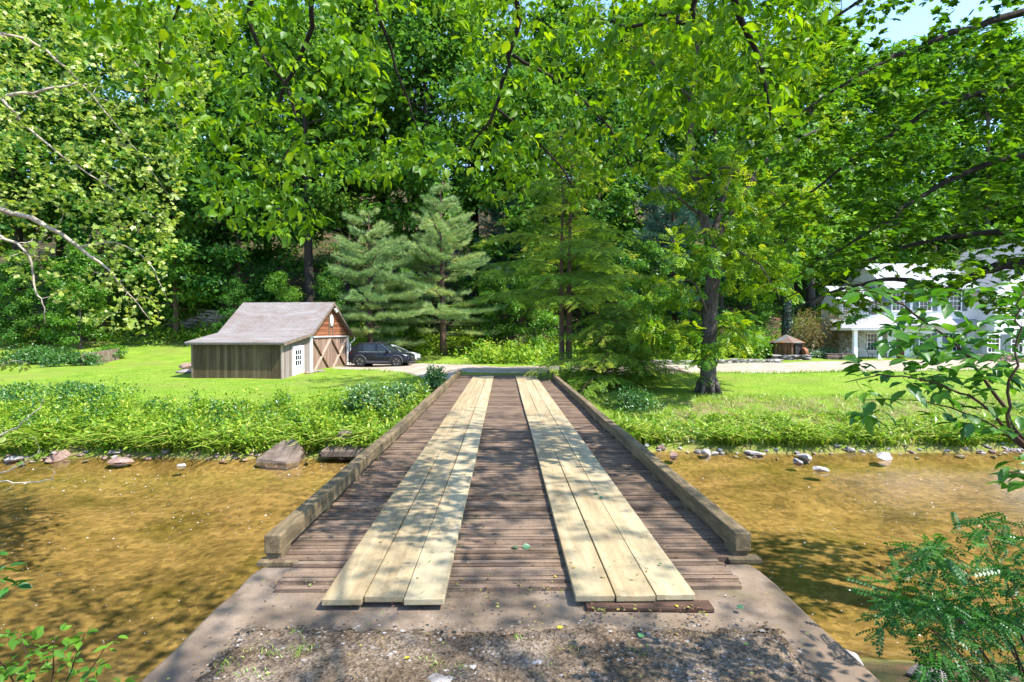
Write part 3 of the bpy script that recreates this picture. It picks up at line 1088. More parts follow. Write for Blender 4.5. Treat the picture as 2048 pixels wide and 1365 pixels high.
princ(nt, out, c, .9, bumpn(nt, bk.outputs[1], .4, .01), .2)
M['shingle'] = m

barn = empty('barn', (-12.6, 31.5, -.62), R(-6), 'brown weathered barn with shingled lean-to roof, white side door and cross-braced doors', 'barn')
LM, LL, T0, T1 = 6.1, 5.45, 3.47, 9.78       # main length, lean-to length, main front/back
TR = (T0 + T1) / 2
ZE, ZB, ZR = 2.12, 2.62, 4.66
MB().box(-LL, -.06, 0, .1, -.4, ZE).build('front_wall', 'barnwall', barn)
MB().prism([(-.06, .0, -.4), (-.06, T0, -.4), (-.06, T0, ZB - .1), (-.06, 0, ZE - .03)], (.06, 0, 0)).build('side_wall', 'barnside', barn)
MB().prism([(-.02, .1, 1.98), (-.02, T0 - .1, 1.98), (-.02, T0 - .1, ZB - .12), (-.02, .1, ZE - .02)], (.05, 0, 0)).build('side_clapboard', surf('grey_clapboard', [(.3, (.12, .09, .075)), (.7, (.24, .19, .165))], 3, (1, 1, 8), .9, .5), barn)
MB().prism([(-LL, .1, -.4), (-LL, T0, -.4), (-LL, T0, ZB), (-LL, .1, ZE)], (-.06, 0, 0)).build('side_wall', 'barnwall', barn)
MB().box(-.07, .035, -.03, .07, -.4, ZE - .04).build('corner_board', surf('pink_grey_board', [(.3, (.28, .2, .17)), (.7, (.42, .33, .29))], 3), barn)
MB().box(-LL - .03, -LL + .07, -.03, .07, -.4, ZE - .04).build('corner_board', 'trim', barn)
# main block
gp = [(-.1, T0, ZB - .22), (-.1, T1, ZB - .22), (-.1, T1, ZB), (-.1, TR, ZR), (-.1, T0, ZB)]
MB().prism(gp, (.1, 0, 0)).build('gable', 'clap', barn)
MB().prism([(-LM, T0, -.3), (-LM, T1, -.3), (-LM, T1, ZB), (-LM, TR, ZR), (-LM, T0, ZB)], (.08, 0, 0)).build('rear_gable', 'barnwall', barn)
MB().box(-LM, -.1, T1 - .1, T1, -.3, ZB).build('back_wall', 'barnwall', barn)
MB().box(-LM, -.1, T0 + .0, T0 + .1, -.3, ZB).build('inner_wall', 'barnwall', barn)
MB().box(-.16, .05, T0 - .04, T0 + .3, -.2, ZB - .22).build('corner_post', 'white', barn, bevel=.01)
MB().box(-.16, .04, T1 - .32, T1 + .03, -.2, ZB - .22).build('corner_post', 'greywhite', barn, bevel=.01)
MB().box(-.08, .06, T0 - .06, T1 + .06, ZB - .26, ZB - .18).build('lintel_board', 'greywhite', barn)
ymid = (T0 + .3 + T1 - .32) / 2
for a, b_ in ((T0 + .31, ymid - .02), (ymid + .02, T1 - .33)):
    dr = MB().box(-.1, -.04, a, b_, -.12, ZB - .27).build('barn_door', 'barndoorw', barn)
    z0, z1 = .05, ZB - .4
    MB().bar((-.02, a + .1, z1), (-.02, b_ - .1, z0), .07, .16, (1, 0, 0)).build('brace', 'darkbrace', dr)
    MB().bar((.012, a + .1, z0), (.012, b_ - .1, z1), .06, .16, (1, 0, 0)).build('brace', 'brace', dr)
    MB().box(-.045, -.01, a, a + .12, -.1, ZB - .3).build('stile', 'barndoorw', dr)
    MB().box(-.045, -.01, b_ - .12, b_, -.1, ZB - .3).build('stile', 'barndoorw', dr)
# roof: one bent sheet of real thickness
def roofslab(pts, th, x0, x1a):
    """pts (y,z) from eave to ridge, x0 right end, x1 left end per point"""
    mbq = MB()
    for (ya, za, la), (yb, zb, lb) in zip(pts[:-1], pts[1:]):
        vs = [(x0, ya, za), (x0, yb, zb), (-lb, yb, zb), (-la, ya, za)]
        mbq.add([(p[0], p[1], p[2] + dz) for dz in (0, th) for p in vs],
                [(3, 2, 1, 0), (4, 5, 6, 7), (0, 1, 5, 4), (1, 2, 6, 5), (2, 3, 7, 6), (3, 0, 4, 7)])
    return mbq


sl = (ZR - ZB) / (TR - T0)
roofslab([(-.35, ZE - .06, LL + .2), (T0 - .2, ZB - .02, LM - .1), (TR + .02, ZR + .04, LM + .22)], .07, .3, None).build('front_roof', 'shingle', barn)
roofslab([(TR - .01, ZR + .035, LM + .22), (T1 + .35, ZB - .30 + .03, LM + .22)], .07, .3, None).build('rear_roof', 'shingle', barn)
MB().bar((.29, -.35, ZE - .12), (.29, T0 - .25, ZB - .07), .04, .14).bar((.29, T0 - .22, ZB - .1), (.29, TR, ZR - .03), .04, .15).bar((.29, T1 + .34, ZB - .34), (.29, TR, ZR - .03), .04, .15).build('rake_board', 'trim', barn)
MB().box(-LL - .15, .27, -.33, -.29, ZE - .15, ZE - .06).build('eave_board', 'trim', barn)
# white side door with nine panes
dy0, dy1 = 1.28, 2.42
dr = MB().box(-.01, .045, dy0, dy1, -.3, 1.78).build('side_door', 'white', barn)
MB().box(-.0, .07, dy0 - .1, dy0, -.35, 1.88).box(-.0, .07, dy1, dy1 + .1, -.35, 1.88).box(-.0, .07, dy0, dy1, 1.79, 1.88).build('door_frame', 'white', dr)
MB().box(.03, .052, dy0 + .2, dy1 - .2, .72, 1.62).build('pane', 'glass', dr)
mb = MB()
for k in (1, 2):
    y = dy0 + .2 + k * (dy1 - dy0 - .4) / 3
    mb.box(.045, .066, y - .018, y + .018, .72, 1.62)
for k in (1, 2):
    z = .72 + k * .3
    mb.box(.045, .062, dy0 + .2, dy1 - .2, z - .018, z + .018)
mb.build('muntin_grid', 'white', dr)
MB().lathe([(.02, 0), (.035, .03), (.02, .06)], 10, (.07, dy1 - .1, .7)).build('knob', 'trim', dr)
# gable details
vt = MB().box(-.0, .04, TR - .28, TR + .28, ZB + .42, ZB + 1.28).build('loft_hatch', 'darkbrace', barn)
MB().box(.0, .06, TR - .34, TR - .27, ZB - .2, ZB + 1.3).box(.0, .06, TR + .27, TR + .34, ZB - .2, ZB + 1.3).build('hatch_trim', 'trim', vt)
mb = MB()
mb.lathe([(.0, 0), (.24, 0), (.27, .03), (.24, .06), (0, .065)], 20)
me = mb.mesh('oval')
me.transform(Matrix.Translation((.05, TR, ZB + .88)) @ Matrix.Diagonal((1, .85, 1.5, 1)) @ Matrix.Rotation(R(90), 4, 'Y'))
link('oval_plaque', me, 'white', barn)
lp = MB().lathe([(.03, 0), (.09, .05), (.13, .16), (.0, .22)], 14, (.22, TR + .25, ZR - .5)).build('flood_lamp', 'white', barn)
MB().lathe([(.03, 0), (.09, .05), (.13, .16), (.0, .22)], 14, (.22, TR + .48, ZR - .62)).build('flood_lamp', 'white', barn)
MB().tube([(.36, T1 + .3, ZB - .3), (.36, T1 + .3, ZB - .5), (.12, T1 + .08, ZB - .75), (.12, T1 + .08, .1)], .045, 8).build('downspout', 'white', barn)

# weathered timber sill and dirt where the ground falls to the lean-to corner: low stones
for k in range(5):
    q = barn.matrix_basis @ Vector((.5 + .1 * k, 2.0 + k * .32, 0))
    rock(300 + k, (q.x, q.y, GZ(q.x, q.y) + .05), .22, .17, .1, ('redstone', 'stone')[k % 2], 'small flat stone in the row beside the barn side door', rz=k, group='stones beside the barn door', sub=2)

# ------------------------------------------------------------------ cars
def carpaint(name, col, flake=.25):
    m, nt, out = newmat(name)
    v = coords(nt)
    dirt = ramp(nt, noise(nt, v, 5, 5, .7), [(.45, .12), (.7, .22)])
    c = mixc(nt, .02, col, (.3, .25, .2))
    princ(nt, out, c, dirt, None, .22, 0, .06)
    return m


M['navy'] = carpaint('navy_car_paint', (.007, .010, .017))
M['silver'] = carpaint('white_car_paint', (.72, .74, .76))
M['plastic'] = surf('grey_cladding', [(.3, (.035, .035, .04)), (.7, (.07, .07, .075))], 5, rough=.6, bump=.1)
M['tyre'] = surf('tyre_rubber', [(.3, (.02, .02, .02)), (.7, (.05, .047, .043))], 8, rough=.9, bump=.2)
M['alloy'] = surf('alloy_rim', [(.3, (.35, .34, .32)), (.7, (.5, .49, .47))], 4, rough=.3, bump=0, metallic=.8)
M['carglass'] = surf('car_glass', [(.3, (.012, .018, .02)), (.7, (.03, .04, .045))], 2, rough=.03, bump=0, spec=.45, coat=.0)
M['redlens'] = surf('red_lens', [(.3, (.45, .02, .015)), (.7, (.6, .04, .03))], 2, rough=.15, bump=0, spec=.6)
M['clearlens'] = surf('clear_lens', [(.3, (.55, .58, .6)), (.7, (.8, .82, .85))], 2, rough=.08, bump=0, spec=.8)
M['chrome'] = surf('bright_trim', [(.3, (.6, .6, .62)), (.7, (.8, .8, .82))], 2, rough=.15, bump=0, metallic=.9)


def loft(stations, name, mt, parent, smooth=True, close=True):
    """stations: list of rings of equal length (3-D points)"""
    k = len(stations[0])
    vs = [p for r_ in stations for p in r_]
    fs = []
    for i in range(len(stations) - 1):
        for q in range(k):
            fs.append((k * i + q, k * i + (q + 1) % k, k * i + k + (q + 1) % k, k * i + k + q))
    fs += [tuple(range(k))[::-1], tuple(k * (len(stations) - 1) + q for q in range(k))]
    o = MB().add(vs, fs).build(name, mt, parent, smooth)
    if smooth:
        e = o.modifiers.new('edges', 'EDGE_SPLIT')
        e.split_angle = R(38)
    return o


def wheel(parent, x, y, r, wd, side):
    wtyre = MB().lathe([(r * .66, -wd / 2), (r * .93, -wd / 2), (r, -wd * .3), (r, wd * .3), (r * .93, wd / 2), (r * .66, wd / 2)], 28, (0, 0, 0), 'Y').build('wheel', 'tyre', parent, True)
    wtyre.location = (x, y, r)
    mb = MB().lathe([(r * .68, -.0), (r * .64, side * .03 * -1), (r * .60, side * .01)], 28, (0, side * wd * .42, 0), 'Y')
    mb.lathe([(.0, 0), (r * .16, 0), (r * .14, side * .03), (0, side * .03)], 14, (0, side * wd * .36, 0), 'Y')
    for k in range(5):
        a = 2 * math.pi * k / 5 + .3
        for da in (-.16, .16):
            mb.bar((r * .12 * math.cos(a), side * wd * .38, r * .12 * math.sin(a)), (r * .62 * math.cos(a + da), side * wd * .42, r * .62 * math.sin(a + da)), .03, .045, (0, 1, 0))
    mb.build('rim', 'alloy', wtyre)
    MB().lathe([(.0, 0), (r * .62, 0), (r * .62, side * .01), (0, side * .01)], 20, (0, side * wd * .22, 0), 'Y').build('brake_disc', 'black', wtyre)
    return wtyre


def suv(root):
    """x forward, y left, z up; 4.6 m long"""
    # lower body rings along x: (x, half width, z bottom, z shoulder, z deck)
    st = [(-2.27, .70, .52, .84, .96), (-2.22, .84, .36, .90, 1.05), (-2.02, .91, .30, .95, 1.08), (-1.4, .93, .26, .97, 1.07), (-.3, .935, .24, .96, 1.05),
          (.75, .93, .25, .94, 1.04), (1.05, .92, .26, .92, 1.05), (1.55, .91, .28, .87, 1.01), (1.98, .88, .30, .82, .95), (2.18, .80, .34, .78, .88), (2.29, .62, .40, .70, .80)]
    rings = []
    for x, hw, zb, zs, zt in st:
        rings.append([(x, -hw * .9, zb), (x, -hw, zb + .12), (x, -hw, zs - .25), (x, -hw * .985, zs), (x, -hw * .90, zt - .01), (x, -hw * .55, zt + .015),
                      (x, hw * .55, zt + .015), (x, hw * .90, zt - .01), (x, hw * .985, zs), (x, hw, zs - .25), (x, hw, zb + .12), (x, hw * .9, zb)])
    body = loft(rings, 'body', 'navy', root)
    # greenhouse (glass volume) and roof with pillars on it
    gl = [(-2.10, .70, 1.03, 1.08), (-1.92, .80, 1.03, 1.30), (-1.62, .82, 1.03, 1.52), (-1.2, .82, 1.03, 1.60), (-.3, .82, 1.03, 1.64), (.2, .82, 1.03, 1.60), (.62, .80, 1.03, 1.36), (1.02, .78, 1.02, 1.06)]
    rings = []
    for x, hw, z0, z1 in gl:
        t = (z1 - z0) / .6
        tw = hw - .16 * min(1, t)
        rings.append([(x, -hw, z0), (x, -tw, z1), (x, -tw * .5, z1 + .012), (x, tw * .5, z1 + .012), (x, tw, z1), (x, hw, z0)])
    loft(rings, 'cabin_glass', 'carglass', root)
    rf = [(-2.02, .70, 1.40, 1.45), (-1.62, .665, 1.535, 1.585), (-1.2, .67, 1.605, 1.655), (-.3, .67, 1.64, 1.69), (.2, .67, 1.60, 1.64), (.34, .66, 1.53, 1.56)]
    rings = [[(x, -hw, z0), (x, -hw * .93, z1), (x, 0, z1 + .02), (x, hw * .93, z1), (x, hw, z0), (x, 0, z0)] for x, hw, z0, z1 in rf]
    loft(rings, 'roof', 'navy', root)
    for s in (-1, 1):
        mb = MB()
        mb.bar((1.06, s * .80, 1.03), (.30, s * .67, 1.58), .07, .08, (0, 1, 0))
        mb.bar((-.12, s * .835, 1.0), (-.18, s * .68, 1.62), .10, .05, (0, 1, 0))
        mb.bar((-1.18, s * .835, 1.0), (-1.22, s * .68, 1.60), .09, .05, (0, 1, 0))
        mb.prism([(-2.16, s * .74, 1.02), (-1.62, s * .835, 1.02), (-1.52, s * .69, 1.57), (-1.98, s * .70, 1.42)], (0, s * .025, 0))
        mb.bar((-1.9, s * .845, 1.035), (1.02, s * .83, 1.03), .05, .05, (0, 1, 0))
        mb.build('pillar_trim', 'navy', root)
        MB().bar((-1.5, s * .85, 1.07), (.95, s * .835, 1.062), .02, .025, (0, 1, 0)).bar((.95, s * .83, 1.07), (.25, s * .695, 1.60), .02, .03, (0, 1, 0)).build('window_trim', 'chrome', root)
        MB().tube([(-1.6, s * .60, 1.62), (-1.5, s * .60, 1.68), (-.4, s * .60, 1.74), (.1, s * .60, 1.70), (.2, s * .60, 1.64)], .018, 6).build('roof_rail', 'plastic', root)
        # cladding: sill and arches
        MB().box(-1.0, .95, min(s * .90, s * .955), max(s * .90, s * .955), .25, .42).build('sill_cladding', 'plastic', root, bevel=.02)
        for wx in (-1.33, 1.36):
            mb = MB()
            pts = [(wx + .47 * math.cos(a), s * .935, .36 + .47 * math.sin(a)) for a in np.linspace(R(-8), R(188), 14)]
            mb.tube(pts, .05, 6)
            mb.build('wheel_arch', 'plastic', root, True)
            MB().lathe([(.43, -.14), (.43, .14)], 24, (wx, s * .815, .36), 'Y').build('arch_liner', 'black', root)
            wheel(root, wx, s * .84, .355, .235, s)
        for hx in (-.95, .08):
            MB().box(hx, hx + .17, min(s * .935, s * .965), max(s * .935, s * .965), .90, .93).build('door_handle', 'navy', root, bevel=.008)
        mb = MB()
        mb.prism([(.78, s * .86, 1.06), (.60, s * .86, 1.06), (.60, s * .86, 1.18), (.74, s * .86, 1.18)], (0, s * .17, 0))
        mb.build('wing_mirror', 'navy', root, bevel=.02)
        mb = MB()
        mb.prism([(2.20, s * .52, .72), (2.02, s * .87, .80), (1.78, s * .905, .90), (1.98, s * .85, .90), (2.20, s * .54, .80)], (.05, s * .02, .0))
        mb.build('headlight', 'clearlens', root)
        mb = MB()
        mb.prism([(-2.30, s * .50, .92), (-2.30, s * .50, 1.04), (-2.18, s * .90, 1.08), (-1.95, s * .945, 1.06), (-2.1, s * .925, .92)], (.02, s * .015, 0))
        mb.build('tail_light', 'redlens', root)
        MB().prism([(2.14, s * .60, .38), (2.02, s * .85, .42), (2.05, s * .84, .62), (2.22, s * .62, .56)], (.04, s * .02, 0)).build('fog_panel', 'black', root)
    MB().prism([(2.28, -.50, .40), (2.28, .50, .40), (2.31, .56, .62), (2.24, .48, .76), (2.24, -.48, .76), (2.31, -.56, .62)], (.03, 0, 0)).build('grille', 'black', root)
    MB().bar((2.16, -.70, .33), (2.16, .70, .33), .30, .10).build('front_skid', 'plastic', root, bevel=.02)
    MB().bar((-2.18, -.70, .36), (-2.18, .70, .36), .24, .14).build('rear_skid', 'plastic', root, bevel=.02)
    MB().lathe([(0, 0), (.075, 0), (.075, .02), (0, .02)], 16).build('badge', 'chrome', root).matrix_local = Matrix.Translation((2.29, 0, .70)) @ Matrix.Diagonal((1, 1.3, 1, 1)) @ Matrix.Rotation(R(80), 4, 'Y')
    MB().prism([(-2.0, -.66, 1.42), (-2.0, .66, 1.42), (-2.14, .6, 1.40), (-2.14, -.6, 1.40)], (0, 0, .035)).build('spoiler', 'navy', root)


cx, cy = X(764, 39.2), 39.2
car = empty('parked_car', (cx, cy, GZ(cx, cy) + .035), R(-7), 'dark navy five-door car parked on the gravel before the barn doors', 'car')
suv(car)
car.scale = (.97, .97, .97)


def sedan(root):
    st = [(-2.3, .70, .45, .80, .92), (-2.2, .85, .32, .86, 1.0), (-1.3, .90, .22, .90, 1.0), (0, .90, .2, .88, .96), (1.0, .90, .22, .84, .95), (1.7, .87, .25, .76, .86), (2.15, .78, .3, .66, .74), (2.32, .55, .36, .58, .66)]
    rings = []
    for x, hw, zb, zs, zt in st:
        rings.append([(x, -hw * .9, zb), (x, -hw, zb + .12), (x, -hw, zs - .2), (x, -hw * .98, zs), (x, -hw * .88, zt), (x, hw * .88, zt), (x, hw * .98, zs), (x, hw, zs - .2), (x, hw, zb + .12), (x, hw * .9, zb)])
    loft(rings, 'body', 'silver', root)
    rings = []
    for x, hw, z0, z1 in [(-1.9, .72, .97, 1.02), (-1.2, .76, .96, 1.34), (-.4, .76, .95, 1.43), (.2, .76, .94, 1.40), (1.25, .74, .92, .95)]:
        t = min(1, (z1 - z0) / .45)
        tw = hw - .15 * t
        rings.append([(x, -hw, z0), (x, -tw, z1), (x, tw, z1), (x, hw, z0)])
    loft(rings, 'cabin_glass', 'carglass', root)
    rings = [[(x, -hw, z0), (x, -hw, z1), (x, hw, z1), (x, hw, z0)] for x, hw, z0, z1 in [(-1.25, .60, 1.33, 1.37), (-.4, .61, 1.42, 1.46), (.15, .61, 1.40, 1.44), (.3, .6, 1.35, 1.38)]]
    loft(rings, 'roof', 'silver', root)
    for s in (-1, 1):
        MB().bar((1.2, s * .745, .95), (.25, s * .61, 1.38), .06, .07, (0, 1, 0)).bar((-1.9, s * .73, 1.0), (-1.2, s * .61, 1.35), .07, .1, (0, 1, 0)).bar((-.35, s * .77, .95), (-.4, s * .615, 1.42), .05, .07, (0, 1, 0)).build('pillar_trim', 'silver', root)
        for wx in (-1.4, 1.4):
            wheel(root, wx, s * .80, .32, .21, s)
        MB().prism([(2.20, s * .48, .56), (2.02, s * .80, .62), (1.86, s * .85, .70), (2.12, s * .52, .68)], (.05, s * .02, .0)).build('headlight', 'clearlens', root)
        MB().box(-2.32, -2.2, min(s * .5, s * .8), max(s * .5, s * .8), .7, .85).build('tail_light', 'redlens', root)
    MB().bar((2.22, -.62, .36), (2.22, .62, .36), .16, .16).build('lower_grille', 'black', root)
    MB().box(2.30, 2.33, .38, .46, .50, .60).build('marker', 'redlens', root)


cx2, cy2 = X(778, 42.0), 42.0
c2 = empty('parked_car', (cx2, cy2, GZ(cx2, cy2) + .03), R(-9), 'white low car mostly hidden behind the dark navy car', 'car')
sedan(c2)

# ------------------------------------------------------------------ low walls left
def drywall(name, pts, h, th, mt, label, cat, seed, sw=.4, rows=4, jit=.05):
    """a dry-stone wall: many irregular blocks laid in courses, one mesh"""
    rg = random.Random(seed)
    mb = MB()
    total = sum((Vector(b) - Vector(a)).length for a, b in zip(pts[:-1], pts[1:]))
    def at(s):
        for a, b in zip(pts[:-1], pts[1:]):
            a, b = Vector(a), Vector(b)
            L = (b - a).length
            if s <= L:
                return a + (b - a) * (s / L), (b - a).normalized()
            s -= L
        return Vector(pts[-1]), (Vector(pts[-1]) - Vector(pts[-2])).normalized()
    for r_ in range(rows):
        s = rg.uniform(-.1, 0)
        hz = h / rows
        while s < total:
            L = rg.uniform(.5, 1.4) * sw
            p, d = at(max(0, min(s + L / 2, total)))
            nrm_ = Vector((d.y, -d.x, 0))
            g = .012
            dep = th * rg.uniform(.42, .52)
            zz0 = GZ(p.x, p.y) - .05 + r_ * hz + g
            zz1 = zz0 + hz * rg.uniform(.75, 1.02) - g
            vs = []
            for z in (zz0, zz1):
                for e, q in ((-1, -1), (1, -1), (1, 1), (-1, 1)):
                    c_ = p + d * e * (L / 2 - g) + nrm_ * q * -dep
                    vs.append((c_.x + rg.uniform(-jit, jit) * .5, c_.y + rg.uniform(-jit, jit), z + rg.uniform(-jit, jit) * .6))
            mb.add(vs, [(0, 3, 2, 1), (4, 5, 6, 7), (0, 1, 5, 4), (1, 2, 6, 5), (2, 3, 7, 6), (3, 0, 4, 7)])
            s += L
    o = mb.build(name, mt, None, bevel=.015)
    return tag(o, label, cat)


p0, p1 = P(162, 720, 39.5), P(238, 706, 44)
o = MB().prism([(p0.x, p0.y, -.5), (p1.x, p1.y, -.4), (p1.x, p1.y, GZ(p1.x, p1.y) + .9), (p0.x, p0.y, GZ(p0.x, p0.y) + .82)], (-.15, .35, 0)).build('retaining_wall', 'slab', bevel=.03)
tag(o, 'short grey concrete retaining wall at the left edge of the lawn', 'wall')
drywall('stone_wall', [(-35, 56.5, 0), (-30, 55.5, 0), (-26.2, 54.8, 0)], 2.0, .7, 'stone', 'mossy dry-stone wall at the foot of the hill behind the barn', 'wall', 4, .6, 6, .07)
drywall('stone_edging', [(4.5, 35.1, 0), (9, 35.3, 0), (14, 36.2, 0), (19, 37.6, 0)], .32, .45, 'stone', 'low line of dark edging stones along the far side of the road', 'stone edging', 6, .42, 2, .06)

# ------------------------------------------------------------------ wooden hut
hx, hy = X(1572, 42.5), 42.5
hz_ = GZ(hx, hy)
hut = empty('well_hut', (hx, hy, hz_), R(12), 'small rusty six-sided hut with a peaked metal roof beside the road', 'hut')
m, nt, out = newmat('rusty_hut_boards')
v = coords(nt, (5, 5, .6))
c = ramp(nt, noise(nt, v, 1.8, 7, .7), [(.3, (.03, .015, .009)), (.5, (.10, .045, .022)), (.7, (.22, .11, .055))])
princ(nt, out, c, .85, bumpn(nt, noise(nt, v, 6, 5, .7), .5, .02), .2)
M['hutwall'] = m
m, nt, out = newmat('tarnished_metal_roof')
v = coords(nt)
c = ramp(nt, noise(nt, v, 1.1, 6, .6), [(.44, (.22, .095, .04)), (.53, (.13, .13, .135)), (.7, (.19, .20, .215))])
princ(nt, out, c, .5, bumpn(nt, noise(nt, v, 8, 4, .6), .2, .02), .4, .3)
M['hutroof'] = m
r6 = [(1.12 * math.cos(2 * math.pi * k / 6 + .2), 1.12 * math.sin(2 * math.pi * k / 6 + .2)) for k in range(6)]
MB().prism([(x, y, -.2) for x, y in r6], (0, 0, 1.42)).build('wall', 'hutwall', hut)
for k in range(6):
    x, y = r6[k]
    MB().box(x - .05, x + .05, y - .05, y + .05, -.2, 1.24).build('corner_post', 'darkbrace', hut)
rv = [(x * 1.22, y * 1.22, 1.2) for x, y in r6] + [(x * 1.22, y * 1.22, 1.24) for x, y in r6] + [(0, 0, 1.86)]
MB().add(rv, [tuple(range(6))[::-1]] + [(k, (k + 1) % 6, 6 + (k + 1) % 6, 6 + k) for k in range(6)] + [(6 + k, 6 + (k + 1) % 6, 12) for k in range(6)]).build('roof', 'hutroof', hut)
an = math.atan2(-1, -.15)
MB().box(-.45, .45, -1.03, -.96, .1, 1.1).build('opening', 'black', hut).rotation_euler = (0, 0, R(20))
b_ = P(1606, 708, 41.6)
dk = empty('rusty_drum', (b_.x, 41.6, GZ(b_.x, 41.6)), .3, 'rusty round drum lid leaning against the right side of the hut', 'drum')
MB().lathe([(0, 0), (.38, 0), (.42, .03), (.42, .22), (.36, .26), (0, .24)], 24).build('drum_body', surf('rust', [(.3, (.18, .06, .03)), (.7, (.4, .17, .09))], 5, rough=.8), dk).matrix_local = Matrix.Translation((0, 0, .42)) @ Matrix.Rotation(R(78), 4, 'Y') @ Matrix.Rotation(.3, 4, 'X')
drywall('stone_pile', [(X(1546, 40.4), 40.4, 0), (X(1580, 40.0), 40.0, 0), (X(1614, 40.1), 40.1, 0)], .42, .8, 'stone', 'stack of flat grey stones in front of the hut', 'stones', 9, .5, 5, .09)

# ------------------------------------------------------------------ house
M['siding'] = boardmat('white_clapboard', (.70, .70, .67), (.78, .78, .76), (.84, .84, .82), 'X', .16, .6, .6, .7)
M['batten'] = boardmat('cream_boards', (.55, .54, .49), (.64, .63, .58), (.70, .69, .64), 'Z', .22, .6, .6, .6)
M['shutter'] = surf('grey_green_shutter', [(.3, (.10, .135, .135)), (.7, (.15, .19, .19))], 3, (1, 1, 8), .6, .3)
M['houseroof'] = surf('pale_metal_roof', [(.3, (.22, .225, .24)), (.7, (.32, .33, .35))], 1.2, rough=.45, bump=.1)
M['pentroof'] = surf('grey_shingle_roof', [(.3, (.22, .22, .24)), (.7, (.36, .36, .38))], 5, (1, 4, 1), .85, .4)
M['doorwood'] = surf('brown_door', [(.3, (.10, .035, .02)), (.7, (.18, .07, .04))], 3, (3, 3, .6), .5, .1)
M['paving'] = surf('grey_paving', [(.3, (.25, .24, .23)), (.7, (.4, .38, .36))], 2, rough=.9)
HY = 43.2
hz0 = -.08
house = empty('farmhouse', (X(1860, HY), HY, hz0), R(-3), 'white two-storey clapboard farmhouse with grey shutters and a small porch', 'house')
def hx_(px, d=HY):
    return X(px, d) - X(1860, HY)
x0, x1 = hx_(1778), hx_(1947)
mb = MB().box(x0, x1, 0, 6.5, -.4, 5.75)
mb.build('main_wall', 'siding', house)
MB().prism([(x0 - .35, -.5, 5.62), (x0 - .35, 3.25, 8.0), (x0 - .35, 7.0, 5.62), (x0 - .35, 3.25, 7.85)], (x1 - x0 + .5, 0, 0)).build('main_roof', 'houseroof', house)
MB().prism([(x0 + .1, 0, 5.75), (x0 + .1, 3.25, 7.8), (x0 + .1, 6.5, 5.75)], (x1 - x0 - .1, 0, 0)).build('attic_wall', 'siding', house)
MB().box(x0 - .3, x1, -.46, -.40, 5.50, 5.68).box(x0 - .3, x1, -.40, 0, 5.56, 5.62).build('eave_board', 'white', house)
# left wing
wx0 = hx_(1692)
MB().box(wx0, x0, .6, 3.4, -.4, 4.75).build('wing_wall', 'batten', house)
MB().prism([(wx0 - .4, .0, 4.62), (wx0 - .4, 2.0, 6.0), (wx0 - .4, 4.0, 4.62), (wx0 - .4, 2.0, 5.86)], (x0 - wx0 + .4, 0, 0)).build('wing_roof', 'houseroof', house)
MB().prism([(wx0 + .05, .6, 4.75), (wx0 + .05, 2.0, 5.8), (wx0 + .05, 3.4, 4.75)], (x0 - wx0 - .1, 0, 0)).build('wing_gable', 'batten', house)
MB().prism([(wx0 - .9, -1.6, 2.42), (wx0 - .9, .6, 3.25), (wx0 - .9, .6, 3.18), (wx0 - .9, -1.6, 2.32)], (x0 - wx0 + 1.2, 0, 0)).build('pent_roof', 'pentroof', house)
MB().prism([(x0 + .35, -1.0, 2.75), (x0 + .35, -.0, 3.2), (x0 + .35, .0, 3.12), (x0 + .35, -1.0, 2.65)], (x1 - x0 - .4, 0, 0)).build('pent_roof', 'pentroof', house)
# right gabled block stands forward
gx0, gx1 = x1, x1 + 8.5
gm = (gx0 + gx1) / 2
MB().prism([(gx0, -1.8, -.4), (gx1, -1.8, -.4), (gx1, -1.8, 5.6), (gm, -1.8, 9.3), (gx0, -1.8, 5.6)], (0, 8.3, 0)).build('gable_block', 'siding', house)
for a, b2 in ((gx0 - .45, gm), (gx1 + .45, gm)):
    za = 5.6 - .45 * (9.3 - 5.6) / (gm - gx0)
    MB().prism([(a, -2.1, za + .02), (b2, -2.1, 9.32), (b2, -2.1, 9.44), (a, -2.1, za + .14)], (0, 8.9, 0)).build('gable_roof', 'houseroof', house)


def window(xc, zc, wdt, hgt, y, shutters=True, lower=False):
    fr = MB().box(xc - wdt / 2 - .07, xc - wdt / 2, y - .06, y, zc - hgt / 2 - .07, zc + hgt / 2 + .07).box(xc + wdt / 2, xc + wdt / 2 + .07, y - .06, y, zc - hgt / 2 - .07, zc + hgt / 2 + .07)
    fr.box(xc - wdt / 2, xc + wdt / 2, y - .06, y, zc + hgt / 2, zc + hgt / 2 + .07).box(xc - wdt / 2 - .05, xc + wdt / 2 + .05, y - .10, y, zc - hgt / 2 - .09, zc - hgt / 2)
    fo = fr.build('window', 'white', house)
    MB().box(xc - wdt / 2, xc + wdt / 2, y - .02, y + .02, zc - hgt / 2, zc + hgt / 2).build('pane', 'glass', fo)
    mb = MB()
    for k in (1, 2):
        xx = xc - wdt / 2 + k * wdt / 3
        mb.box(xx - .013, xx + .013, y - .035, y - .022, zc - hgt / 2, zc + hgt / 2)
    for k in (1, 2, 3):
        zz = zc - hgt / 2 + k * hgt / 4
        t = .025 if k == 2 else .012
        mb.box(xc - wdt / 2, xc + wdt / 2, y - .042, y - .037, zz - t, zz + t)
    mb.build('muntin_grid', 'white', fo)
    if shutters:
        for s in (-1, 1):
            a = xc + s * (wdt / 2 + .29)
            mb = MB().box(a - .2, a + .2, y - .05, y - .005, zc - hgt / 2 - .05, zc + hgt / 2 + .05)
            for k in range(int(hgt / .09)):
                zz = zc - hgt / 2 + .05 + k * .09
                mb.box(a - .15, a + .15, y - .062, y - .053, zz, zz + .05)
            mb.build('shutter', 'shutter', house)


